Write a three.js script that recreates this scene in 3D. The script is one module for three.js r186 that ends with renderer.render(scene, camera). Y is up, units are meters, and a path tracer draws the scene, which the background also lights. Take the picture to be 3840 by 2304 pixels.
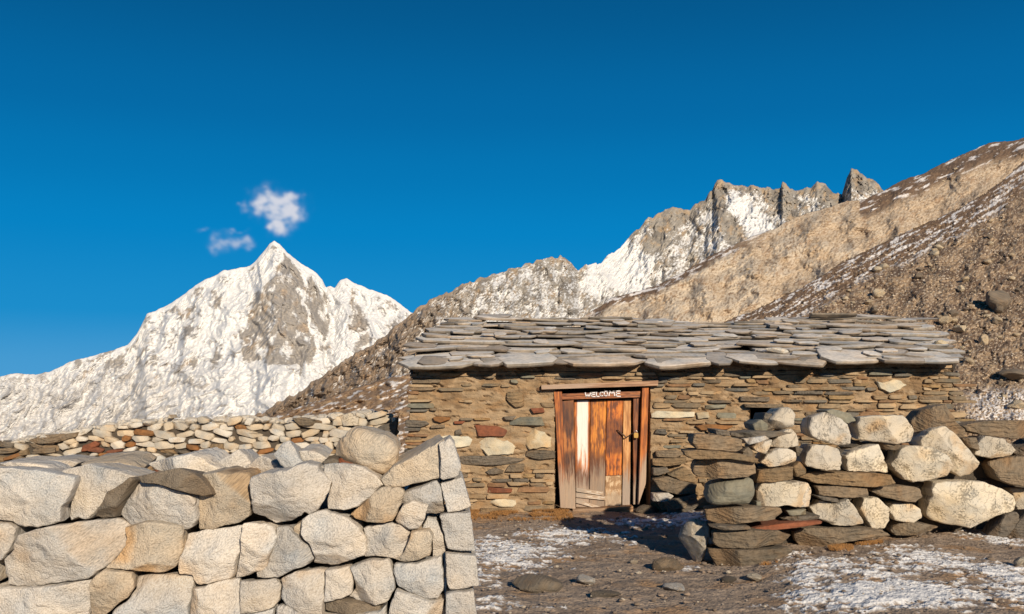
import * as THREE from 'three';
import { mergeGeometries, toCreasedNormals } from 'three/addons/utils/BufferGeometryUtils.js';

// ------------------------------------------------------------------ camera, sky, sun, exposure
const F = 3768, CX = 1920, HY = 1444, EYE = 1.55;             // focal length and optical centre of the lens, in photo pixels
const scene = new THREE.Scene();
const camera = new THREE.PerspectiveCamera(2 * Math.atan(1152 / F) * 180 / Math.PI, 1024 / 614, 0.1, 40000);
camera.position.set(0, EYE, 0);
camera.setViewOffset(3840, 2304, 0, 1152 - HY, 3840, 2304);
camera.updateProjectionMatrix();
const renderer = new THREE.WebGLRenderer({ antialias: true });
renderer.toneMapping = THREE.LinearToneMapping;
renderer.toneMappingExposure = 1;
renderer.shadowMap.enabled = true;

const SUN_AZ = 20 * Math.PI / 180, SUN_EL = 21 * Math.PI / 180; // from behind the camera, to its right
const sunDir = new THREE.Vector3(Math.sin(SUN_AZ) * Math.cos(SUN_EL), Math.sin(SUN_EL), Math.cos(SUN_AZ) * Math.cos(SUN_EL));
const sun = new THREE.DirectionalLight(new THREE.Color().setRGB(1, 0.87, 0.69), 5);
sun.position.copy(sunDir).multiplyScalar(60);
sun.castShadow = true;
sun.shadow.mapSize.set(4096, 4096);
Object.assign(sun.shadow.camera, { left: -25, right: 25, top: 20, bottom: -20, near: 1, far: 160 });
scene.add(sun, sun.target);

// ------------------------------------------------------------------ numbers and noise
function rng(seed) { let s = seed >>> 0; return () => { s = (s + 0x6d2b79f5) | 0; let t = Math.imul(s ^ (s >>> 15), 1 | s); t = (t + Math.imul(t ^ (t >>> 7), 61 | t)) ^ t; return ((t ^ (t >>> 14)) >>> 0) / 4294967296; }; }
const PERM = new Uint8Array(512); { const r = rng(7); const p = [...Array(256).keys()]; for (let i = 255; i > 0; i--) { const j = Math.floor(r() * (i + 1)); [p[i], p[j]] = [p[j], p[i]]; } for (let i = 0; i < 512; i++) PERM[i] = p[i & 255]; }
const lerp = (a, b, t) => a + (b - a) * t, clamp = (x, a = 0, b = 1) => Math.min(b, Math.max(a, x));
const smooth = (a, b, x) => { const t = clamp((x - a) / (b - a)); return t * t * (3 - 2 * t); };
const G3 = [[1, 1, 0], [-1, 1, 0], [1, -1, 0], [-1, -1, 0], [1, 0, 1], [-1, 0, 1], [1, 0, -1], [-1, 0, -1], [0, 1, 1], [0, -1, 1], [0, 1, -1], [0, -1, -1], [1, 1, 0], [0, -1, 1], [-1, 1, 0], [0, -1, -1]];
function noise3(x, y, z, wx = 256, wy = 256) {                   // gradient noise, about -1 .. 1; wx, wy: period for textures that tile
  const X = Math.floor(x), Y = Math.floor(y), Z = Math.floor(z); x -= X; y -= Y; z -= Z;
  const u = x * x * x * (x * (x * 6 - 15) + 10), v = y * y * y * (y * (y * 6 - 15) + 10), w = z * z * z * (z * (z * 6 - 15) + 10);
  const xa = ((X % wx) + wx) % wx & 255, xb = (((X + 1) % wx) + wx) % wx & 255, ya = ((Y % wy) + wy) % wy & 255, yb = (((Y + 1) % wy) + wy) % wy & 255, za = Z & 255, zb = (Z + 1) & 255;
  const h = (i, j, k, dx, dy, dz) => { const g = G3[PERM[PERM[PERM[i] + j] + k] & 15]; return g[0] * dx + g[1] * dy + g[2] * dz; };
  const a = lerp(lerp(h(xa, ya, za, x, y, z), h(xb, ya, za, x - 1, y, z), u), lerp(h(xa, yb, za, x, y - 1, z), h(xb, yb, za, x - 1, y - 1, z), u), v);
  const b = lerp(lerp(h(xa, ya, zb, x, y, z - 1), h(xb, ya, zb, x - 1, y, z - 1), u), lerp(h(xa, yb, zb, x, y - 1, z - 1), h(xb, yb, zb, x - 1, y - 1, z - 1), u), v);
  return lerp(a, b, w);
}
function fbm(x, y, z, oct = 4, gain = 0.5) { let s = 0, a = 1, n = 0; for (let i = 0; i < oct; i++) { s += a * noise3(x, y, z + i * 17.3); n += a; a *= gain; x *= 2.03; y *= 2.03; z *= 2.03; } return s / n; }
function ridged(x, y, z, oct = 4, gain = .5) { let s = 0, a = 1, n = 0; for (let i = 0; i < oct; i++) { const v = 1 - Math.abs(noise3(x, y, z + i * 9.1)) * 1.6; s += a * v * v; n += a; a *= gain; x *= 2.07; y *= 2.07; } return s / n; }
function tiled(x, y, p, z, oct, py = p) { let s = 0, a = 1, n = 0; for (let i = 0; i < oct; i++) { s += a * noise3(x * p, y * py, z + i * 5.7, p, py); n += a; a *= 0.55; p *= 2; py *= 2; } return s / n; }
function curve(pts) {                                             // piecewise linear through [x, y]
  return (x) => { if (x <= pts[0][0]) return pts[0][1]; for (let i = 1; i < pts.length; i++) if (x <= pts[i][0]) { const [a, b] = pts[i - 1], [c, d] = pts[i]; return b + (d - b) * (x - a) / (c - a); } return pts[pts.length - 1][1]; };
}
const at = (px, py, Z) => new THREE.Vector3((px - CX) / F * Z, EYE + (HY - py) / F * Z, -Z); // the point at distance Z that the photograph shows at a pixel

// ------------------------------------------------------------------ sky: deep clear blue, two small clouds
{
  const W = 4096, H = 2048, data = new Float32Array(W * H * 4);
  const stops = [[-90, 0.055, 0.104, 0.16], [-1, 0.085, 0.3536, 0.66], [1.2, 0.062, 0.327, 0.64], [4, 0.012, 0.2671, 0.6], [8.5, 0.002, 0.2235, 0.55], [12, 0.0015, 0.1799, 0.46], [15, 0.0015, 0.1439, 0.385], [21, 0.0015, 0.09592, 0.265], [30, 0.0015, 0.0654, 0.19], [50, 0.002, 0.04905, 0.145], [90, 0.002, 0.04142, 0.125]];
  const puffs = [[[995, 732, 42, 26], [1040, 752, 52, 32], [1088, 778, 44, 34], [1020, 785, 50, 30], [1110, 805, 26, 34], [1052, 826, 34, 34], [1074, 866, 30, 14], [968, 776, 26, 24], [1014, 850, 16, 12], [1100, 738, 26, 16], [1040, 846, 26, 26]], [[868, 908, 44, 22], [905, 920, 30, 14], [820, 912, 26, 24], [930, 905, 12, 16], [875, 868, 34, 5], [770, 866, 18, 6], [800, 935, 12, 14], [918, 776, 16, 8]]], strengths = [.98, .55];
  for (let j = 0; j < H; j++) {
    const el = ((j + 0.5) / H - 0.5) * 180;
    let k = 1; while (k < stops.length - 1 && el > stops[k][0]) k++;
    const a = stops[k - 1], b = stops[k], t = smooth(0, 1, (el - a[0]) / (b[0] - a[0])) * .35 + .65 * clamp((el - a[0]) / (b[0] - a[0]));
    const c = [lerp(a[1], b[1], t), lerp(a[2], b[2], t), lerp(a[3], b[3], t)];
    for (let i = 0; i < W; i++) {
      const o = (j * W + i) * 4;
      data[o] = c[0]; data[o + 1] = c[1]; data[o + 2] = c[2]; data[o + 3] = 1;
    }
  }
  for (let j = 1100; j < 1240; j++) for (let i = 770; i < 1010; i++) {   // the clouds' small patch of the sky
    const el = ((j + 0.5) / H - 0.5) * Math.PI, az = ((i + 0.5) / W - 0.5) * 2 * Math.PI;   // direction (cos az, ., sin az)
    const dx = Math.cos(az) * Math.cos(el), dy = Math.sin(el), dz = Math.sin(az) * Math.cos(el);
    if (dz >= 0) continue;
    const px = CX + dx / -dz * F, py = HY - dy / -dz * F;
    let cover = 0;
    const w1 = fbm(px / 50, py / 50, 3.1, 3) * 44, w2 = fbm(px / 50, py / 50, 8.7, 3) * 36, wisp = fbm(px / 44 + py / 90, py / 30 - px / 90, 21, 3, .55);
    puffs.forEach((list, n) => {
      let sum = 0; for (const [x, y, rx, ry] of list) { const q = ((px - x + w1) / rx) ** 2 + ((py - y + w2) / ry) ** 2; sum += Math.exp(-q * .9) * .8; }
      cover = Math.max(cover, strengths[n] * smooth(.0, 1.7, sum * (1.1 + wisp * 1.25)) * clamp(.92 + wisp * .7, .4, 1));
    });
    const o = (j * W + i) * 4;
    data[o] = lerp(data[o], .66, cover); data[o + 1] = lerp(data[o + 1], .68, cover); data[o + 2] = lerp(data[o + 2], .76, cover);
  }
  const tex = new THREE.DataTexture(data, W, H, THREE.RGBAFormat, THREE.FloatType);
  tex.mapping = THREE.EquirectangularReflectionMapping; tex.magFilter = THREE.LinearFilter; tex.minFilter = THREE.LinearFilter; tex.needsUpdate = true;
  scene.background = tex; scene.environment = tex;
}

// ------------------------------------------------------------------ textures
const BASE = .84;                                                // reflectance that full tone stands for in the colours below
function texture(w, h, fn, srgb) {
  const d = new Uint8Array(w * h * 4);
  for (let j = 0; j < h; j++) for (let i = 0; i < w; i++) { const v = fn(i / w, j / h, i, j), o = (j * w + i) * 4; d[o] = clamp(v[0]) * 255; d[o + 1] = clamp(v[1]) * 255; d[o + 2] = clamp(v[2]) * 255; d[o + 3] = 255; }
  const t = new THREE.DataTexture(d, w, h, THREE.RGBAFormat); t.wrapS = t.wrapT = THREE.RepeatWrapping; t.magFilter = THREE.LinearFilter; t.minFilter = THREE.LinearMipmapLinearFilter; t.generateMipmaps = true;
  if (srgb) t.colorSpace = THREE.SRGBColorSpace; t.needsUpdate = true; return t;
}
function pair(size, fn) {                                        // fn(u, v) -> [colour r, g, b (linear factors around .8), height]
  const keep = new Float32Array(size * size);
  const r = rng(99);
  const map = texture(size, size, (u, v, i, j) => { const q = fn(u, v, r); keep[j * size + i] = q[3]; return [Math.pow(clamp(q[0]), 1 / 2.2), Math.pow(clamp(q[1]), 1 / 2.2), Math.pow(clamp(q[2]), 1 / 2.2)]; }, true);
  const bump = texture(size, size, (u, v, i, j) => { const q = keep[j * size + i]; return [q, q, q]; }, false);
  return { map, bump };
}
const texGranite = pair(1024, (u, v, r) => {                      // 0.8 m of grey granite: grains, mica, faint foliation
  const grain = tiled(u, v, 128, 1, 2), coarse = tiled(u, v, 5, 2, 5), fol = tiled(u + .1 * tiled(u, v, 3, 4, 2), v, 4, 3, 5, 10), mica = tiled(u, v, 84, 6, 3), chip = Math.abs(tiled(u, v, 10, 7, 3));
  let c = .77 + grain * .40 + coarse * .26 + fol * .20 + (r() - .5) * .34 - .16 * smooth(.22, .45, mica) + .10 * smooth(.25, .45, -mica);
  const warm = coarse * .08 + tiled(u, v, 4, 9, 4) * .12;
  return [c + warm, c, c - warm * 1.3, clamp(.35 + grain * .13 + coarse * .35 + chip * .75 + (r() - .5) * .05)];
});
const texSlate = pair(1024, (u, v, r) => {                        // bedded schist and slate: long streaks
  const bed = tiled(u + .06 * tiled(u, v, 3, 14, 2), v, 4, 11, 5, 30), spot = tiled(u, v, 22, 12, 3), big = tiled(u, v, 4, 13, 3);
  const c = .72 + bed * .19 + spot * .30 + big * .26 + (r() - .5) * .14, w = big * .10 + bed * .05;
  return [c + w, c, c - w * 1.2, clamp(.5 + bed * .6 + spot * .34 + (r() - .5) * .08)];
});
const texLichen = pair(1024, (u, v, r) => {                       // pale gneiss flecked with black and grey lichen
  const spot = tiled(u, v, 40, 31, 3), field = tiled(u, v, 4, 32, 3), big = tiled(u, v, 3, 33, 4), grain = tiled(u, v, 80, 34, 2), vein = Math.abs(tiled(u, v, 4, 35, 4));
  let c = .88 + grain * .15 + big * .22 + (r() - .5) * .06;
  const dark = smooth(.10, .40, spot * .8 + field * .9); c *= 1 - dark * .5;
  if (vein < .012) c *= .84;
  const w = big * .10 + field * .05;
  return [c + w, c, c - w * 1.6, clamp(.55 + big * .4 + grain * .10 - dark * .06 - (vein < .02 ? .12 : 0))];
});
const texClay = pair(1024, (u, v, r) => {
  const a = tiled(u, v, 8, 41, 6), b = tiled(u, v, 50, 42, 3), bed = tiled(u, v, 4, 43, 4, 16);
  const c = .78 + a * .24 + b * .16 + bed * .12 + (r() - .5) * .08;
  return [c + a * .05, c, c - a * .06, clamp(.5 + a * .45 + b * .18 + bed * .2)];
});
const rock = (t, rgb, bumpScale, o = {}) => { const { rgb: _, ...rest } = o; const m = new THREE.MeshStandardMaterial({ map: t.map, bumpMap: t.bump, bumpScale, roughness: .93, vertexColors: true, ...rest }); m.color.setRGB(...rgb).multiplyScalar(BASE); return m; };
const GRANITE = [rock(texGranite, [.74, .68, .605], .022), rock(texGranite, [.83, .755, .66], .022), rock(texGranite, [.68, .635, .575], .022), rock(texGranite, [.74, .61, .455], .022)];
const DARK = rock(texGranite, [.27, .215, .155], .02);
const PALE = [rock(texLichen, [.80, .70, .56], .03), rock(texLichen, [.72, .62, .48], .03), rock(texLichen, [.86, .745, .57], .03)];
const CREAM = [rock(texGranite, [.92, .80, .58], .008), rock(texGranite, [.84, .69, .46], .008)];
const SLATE = [rock(texSlate, [.40, .295, .19], .034), rock(texSlate, [.32, .245, .165], .034), rock(texSlate, [.275, .225, .17], .034), rock(texSlate, [.44, .30, .165], .034)];
const COURSES = [rock(texSlate, [.52, .365, .21], .010), rock(texSlate, [.42, .305, .185], .010), rock(texSlate, [.34, .26, .17], .010), rock(texSlate, [.285, .25, .20], .010), rock(texSlate, [.50, .33, .16], .010), rock(texClay, [.60, .43, .255], .012), rock(texSlate, [.40, .23, .12], .010)];
const GREEN = rock(texSlate, [.33, .31, .235], .008);
const RUST = [rock(texSlate, [.36, .125, .06], .008), rock(texSlate, [.42, .19, .065], .008)];
const ROOFS = [[.93, .88, .81], [1.08, 1.03, .96], [.76, .715, .66], [.90, .80, .68], [.56, .50, .43]].map((c) => rock(texSlate, c, .005, { roughness: .75 }));
const WHITE_STONE = [rock(texGranite, [.88, .79, .66], .006), rock(texGranite, [.76, .66, .52], .006), rock(texGranite, [.82, .67, .48], .006)];
const MORTAR = rock(texClay, [.57, .41, .25], .03);
const CORE = rock(texClay, [.11, .085, .06], .02);  // dark colour carries the shade of the gaps between stones

// ------------------------------------------------------------------ shape helpers
function tag(o, label, category, group, kind) { if (label) o.userData.label = label; if (category) o.userData.category = category; if (group) o.userData.group = group; if (kind) o.userData.kind = kind; return o; }
const taken = new Map();
function numbered(name) { const n = taken.get(name) ?? 0; taken.set(name, n + 1); return n ? name + '_' + String(n).padStart(3, '0') : name; }
function lit(m) { m.castShadow = true; m.receiveShadow = true; return m; }
function part(name, geo, mat, parent) { const m = lit(new THREE.Mesh(geo, mat)); m.name = name; parent.add(m); return m; }
function thing(name, pos, label, category, group) { const g = new THREE.Group(); g.name = numbered(name); if (pos) g.position.copy(pos); scene.add(g); return tag(g, label, category, group); }
function structure(name, geo, mat) { const m = lit(new THREE.Mesh(geo, mat)); m.name = numbered(name); m.userData.kind = 'structure'; scene.add(m); return m; }
function geometry(pos, idx, col, uv) {
  const g = new THREE.BufferGeometry(); g.setAttribute('position', new THREE.Float32BufferAttribute(pos, 3)); g.setIndex(idx);
  if (col) g.setAttribute('color', new THREE.Float32BufferAttribute(col, 3)); if (uv) g.setAttribute('uv', new THREE.Float32BufferAttribute(uv, 2));
  g.computeVertexNormals(); return g;
}
function rimOf(p, M) {                                             // about M points round an outline, its corners kept
  let total = 0; const len = p.map((a, i) => { const b = p[(i + 1) % p.length], l = Math.hypot(b[0] - a[0], b[1] - a[1]); total += l; return l; }), rim = [];
  p.forEach((a, i) => { const b = p[(i + 1) % p.length], n = Math.max(1, Math.round(M * len[i] / total)); for (let k = 0; k < n; k++) rim.push([lerp(a[0], b[0], k / n), lerp(a[1], b[1], k / n)]); });
  return rim;
}
// A stone whose face has a given outline (metres, x right, y up, face towards +z): chiselled planes, worn rim, sides that run back by depth.
function polyStone(pts, o = {}) {
  const { depth = .3, M: want = 44, K = 10, edge = .03, facet = .22, rough = .03, seed = 1, taper = .86, stain = .5, stainTint = [1.0, .74, .46], crease = .5, soft = .06, texSize = .8, grain = .0018, turn = 0, spots = 0, broken = .55 } = o;
  const r = rng(seed * 7919 + 13);
  let area = 0; for (let i = 0; i < pts.length; i++) { const [a, b] = pts[i], [c, d] = pts[(i + 1) % pts.length]; area += a * d - c * b; }
  let p = area < 0 ? [...pts].reverse() : [...pts];
  const q = []; for (let i = 0; i < p.length; i++) { const a = p[i], b = p[(i + 1) % p.length]; q.push([lerp(a[0], b[0], soft), lerp(a[1], b[1], soft)], [lerp(a[0], b[0], 1 - soft), lerp(a[1], b[1], 1 - soft)]); } p = q;
  const rim = rimOf(p, want), M = rim.length;
  let cx = 0, cy = 0, A = 0; for (let i = 0; i < M; i++) { const a = rim[i], b = rim[(i + 1) % M], w = a[0] * b[1] - b[0] * a[1]; A += w; cx += (a[0] + b[0]) * w; cy += (a[1] + b[1]) * w; } cx /= 3 * A; cy /= 3 * A;
  const R = Math.sqrt(Math.abs(A) / 2 / Math.PI), ns = seed * 3.71;
  for (const v of rim) { const n = 1 + rough * fbm(v[0] / R * 2.2, v[1] / R * 2.2, ns, 3) * 1.6; const f = n + Math.min(.04, .006 / R) * 2.2 * fbm(v[0] * 26, v[1] * 26, ns + 9, 2); v[0] = cx + (v[0] - cx) * f; v[1] = cy + (v[1] - cy) * f; }
  const planes = []; const np = 3 + Math.floor(r() * 3);
  for (let k = 0; k < np; k++) { const a = r() * 6.283, s = facet * (.35 + r()); planes.push([Math.cos(a) * s, Math.sin(a) * s, R * facet * (.1 + .35 * r())]); }
  if (r() < broken) { const a = r() * 6.283, s = .5 + r() * .7; planes.push([Math.cos(a) * s, Math.sin(a) * s, R * s * (.35 + .3 * r())]); }
  const onBreak = (x, y) => { if (planes.length === np) return 0; const b = planes[np]; let z = 1e9; for (let k = 0; k < np; k++) z = Math.min(z, planes[k][2] + planes[k][0] * (x - cx) + planes[k][1] * (y - cy)); return smooth(-.004, .01, z - b[2] - b[0] * (x - cx) - b[1] * (y - cy)); };
  const zf = (x, y, rr) => {
    let z = 1e9; for (const [a, b, c] of planes) z = Math.min(z, c + a * (x - cx) + b * (y - cy));
    z = Math.max(z, -R * .6);
    z += fbm(x * 5.5, y * 5.5, ns, 4) * Math.min(.016, R * .1) - Math.min(.010, R * .06) * Math.abs(fbm(x * 9, y * 6, ns + 14, 2)) * 1.6 + fbm(x * 14, y * 14, ns + 15, 3) * Math.min(.010, R * .06) + fbm(x * 22, y * 22, ns + 5, 3) * grain;
    const e = Math.min(edge, R * .5), d = clamp((1 - rr) * R / e); z -= e * (1 - Math.sqrt(1 - (1 - d) * (1 - d))) * .9;
    return z;
  };
  const pos = [], idx = [], col = [], uv = [];
  const ou = r() * 7, ov = r() * 7, ct = Math.cos(turn), st = Math.sin(turn), tint = .86 + r() * .24;
  const add = (x, y, z) => {
    pos.push(x, y, z); const X = x + z * .62, Y = y + z * .78; uv.push((X * ct - Y * st) / texSize + ou, (X * st + Y * ct) / texSize + ov);
    const n = fbm(x * 4.2, y * 4.2, z * 4.2 + ns + 31, 3) + .25 * fbm(x * 17, y * 17, z * 17 + ns, 2), s = stain * Math.max(smooth(.10, .42, n), onBreak(x, y) * smooth(-.35, .1, n)), dk = spots * smooth(.30, .38, fbm(x * 26, y * 26, z * 26 + ns + 3, 3) + .5 * fbm(x * 5, y * 5, z * 5 + ns + 8, 2));
    const g = tint * (1 + .10 * fbm(x * 2, y * 2, z * 2 + ns + 60, 2)) * (1 - dk * .7);
    col.push(g * lerp(1, stainTint[0], s), g * lerp(1, stainTint[1], s), g * lerp(1, stainTint[2], s));
  };
  add(cx, cy, zf(cx, cy, 0));
  for (let k = 1; k <= K; k++) { const rr = Math.sin(k / K * Math.PI / 2); for (let i = 0; i < M; i++) { const x = lerp(cx, rim[i][0], rr), y = lerp(cy, rim[i][1], rr); add(x, y, zf(x, y, rr)); } }
  const base = 1 + (K - 1) * M;
  const side = [[.14, 1.004], [.5, lerp(1, taper, .45)], [1, taper]];
  side.forEach(([d, s], n) => { for (let i = 0; i < M; i++) { const z0 = pos[(base + i) * 3 + 2]; const wob = 1 + .03 * noise3(i * .6, n * 3.1, ns); add(lerp(cx, rim[i][0], s * wob), lerp(cy, rim[i][1], s * wob), lerp(z0 - depth * d, -depth * d, d)); } });
  add(cx, cy, -depth * 1.05);
  for (let i = 0; i < M; i++) idx.push(0, 1 + i, 1 + (i + 1) % M);
  const rings = K + 3;
  for (let k = 0; k < rings - 1; k++) for (let i = 0; i < M; i++) { const a = 1 + k * M + i, b = 1 + k * M + (i + 1) % M, c = a + M, d = b + M; idx.push(a, c, b, b, c, d); }
  const last = 1 + (rings - 1) * M, back = last + M;
  for (let i = 0; i < M; i++) idx.push(last + i, back, last + (i + 1) % M);
  let g = geometry(pos, idx, col, uv);
  if (crease) g = toCreasedNormals(g, crease);
  return g;
}
let stoneSeed = 100;
// Adds a stone to a wall from its outline in the photograph and its distance.
function wallStone(parent, outline, Z, mat, o = {}) {
  let cx = 0, cy = 0; for (const [x, y] of outline) { cx += x; cy += y; } cx /= outline.length; cy /= outline.length;
  const s = Z / F, pts = outline.map(([x, y]) => [(x - cx) * s, (cy - y) * s]);
  const m = part(o.name ?? 'stone', polyStone(pts, { seed: ++stoneSeed, ...o }), mat, parent);
  m.position.copy(at(cx, cy, Z)); m.position.sub(parent.getWorldPosition(new THREE.Vector3())); m.rotation.y = o.yaw ?? 0; m.rotation.x = o.pitch ?? 0;
  return m;
}
const grow = (pts, k) => { let cx = 0, cy = 0; for (const [x, y] of pts) { cx += x; cy += y; } cx /= pts.length; cy /= pts.length; return pts.map(([x, y]) => [cx + (x - cx) * k, cy + (y - cy) * k]); };
function slabOutline(r, w, h, n = 8, jitter = .16) {              // an irregular blocky outline, metres, centred
  const out = [], J = () => 1 - r() * jitter * 1.6, a = w / 2, b = h / 2, skew = (r() - .5) * h * .7;
  out.push([-a * J() + skew * .5, -b * J()], [(r() - .5) * a, -b * (1 - r() * .1)], [a * J() + skew * .5, -b * J()], [a * (1 - r() * .06), (r() - .5) * b * .6], [a * J() - skew * .5, b * J()], [(r() - .5) * a, b * (1 - r() * .12)], [-a * J() - skew * .5, b * J()], [-a * (1 - r() * .06), (r() - .5) * b * .6]);
  return out;
}
function boulderGeo(seed, detail = 3, squash = .75, sharp = .5, stain = .4) {
  let g = new THREE.IcosahedronGeometry(1, detail); g.deleteAttribute('normal'); g.deleteAttribute('uv');
  const p = g.attributes.position, r = rng(seed * 131 + 5), planes = [], col = [], uv = [];
  for (let k = 0; k < 9; k++) { const v = new THREE.Vector3(r() - .5, r() - .5, r() - .5).normalize(); planes.push([v, .62 + r() * .3]); }
  const v = new THREE.Vector3();
  for (let i = 0; i < p.count; i++) {
    v.fromBufferAttribute(p, i); const d = v.clone().normalize(); let R = 1.05;
    for (const [n, h] of planes) { const c = n.dot(d); if (c > .05) R = Math.min(R, lerp(1.05, h / c, sharp + .3)); }
    R *= 1 + .10 * fbm(d.x * 2.4, d.y * 2.4, d.z * 2.4 + seed, 4) ; v.copy(d).multiplyScalar(R); v.y *= squash;
    p.setXYZ(i, v.x, v.y, v.z); const s = stain * smooth(.05, .4, fbm(d.x * 2, d.y * 2, d.z * 2 + seed * 2.1, 3)), t = 1 + .18 * fbm(d.x * 5, d.y * 5, d.z * 5 + seed, 3); col.push(t, t * lerp(1, .8, s), t * lerp(1, .58, s));
    uv.push(v.x * .8 + v.z * .6 + seed, v.y * .9 + v.z * .5);
  }
  g.setAttribute('color', new THREE.Float32BufferAttribute(col, 3)); g.setAttribute('uv', new THREE.Float32BufferAttribute(uv, 2)); g.computeVertexNormals();
  return toCreasedNormals(g, .5);
}

// ------------------------------------------------------------------ terrain helpers
// A mountainside: from its skyline (photo pixels) down to its foot, at real distances, with a back slope behind the skyline.
function relief(name, { x0, x1, nx, ny, ridge, foot, jitter = [0, 1], pow = 1, dist, color, back = [.02, .09], roughness = 1, left = x0, right = x1 }) {
  const pos = [], col = [], idx = [], rows = ny + 1 + 2, c = [0, 0, 0], cols = [];
  if (left < x0) for (let i = 0; i < 70; i++) cols.push(lerp(left, x0, i / 70));
  for (let i = 0; i <= nx; i++) cols.push(lerp(x0, x1, i / nx));
  if (right > x1) for (let i = 1; i <= 90; i++) cols.push(lerp(x1, right, i / 90));
  nx = cols.length - 1;                                           // coarser columns where the mountainside runs on beyond the frame
  for (const x of cols) {
    const yr = ridge(x) + jitter[0] * fbm(x / jitter[1], 4.2, 1.5, 4), yb = foot(x);
    for (let j = -2; j <= ny; j++) {
      let y, Z;
      if (j < 0) { const zr = dist(x, yr, 0, yr, yb); Z = zr * (1 + back[-j - 1]); y = HY - (HY - yr) * zr / Z + F / Z * (zr * (j === -1 ? .008 : .11)); }
      else { const t = Math.pow(j / ny, pow); y = lerp(yr, yb, t); Z = dist(x, y, t, yr, yb); }
      const p = at(x, y, Z); pos.push(p.x, p.y, p.z); color(x, Math.max(y, yr), j < 0 ? 0 : Math.pow(j / ny, pow), yr, c); col.push(c[0], c[1], c[2]);
    }
  }
  for (let i = 0; i < nx; i++) for (let j = 0; j < rows - 1; j++) { const a = i * rows + j, b = a + rows; idx.push(a, a + 1, b, b, a + 1, b + 1); }
  return structure(name, geometry(pos, idx, col), new THREE.MeshStandardMaterial({ color: new THREE.Color().setScalar(BASE), vertexColors: true, roughness }));
}
const mix = (c, a, b, t) => { c[0] = lerp(a[0], b[0], t); c[1] = lerp(a[1], b[1], t); c[2] = lerp(a[2], b[2], t); };
function inside(poly, x, y) { let k = false; for (let i = 0, j = poly.length - 1; i < poly.length; j = i++) { const [a, b] = poly[i], [c, d] = poly[j]; if ((b > y) !== (d > y) && x < (c - a) * (y - b) / (d - b) + a) k = !k; } return k; }
function nearLine(line, x, y) { let m = 1e9; for (let i = 1; i < line.length; i++) { const [a, b] = line[i - 1], [c, d] = line[i], l = (c - a) ** 2 + (d - b) ** 2, t = clamp(((x - a) * (c - a) + (y - b) * (d - b)) / l); m = Math.min(m, Math.hypot(x - a - t * (c - a), y - b - t * (d - b))); } return m; }

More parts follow.
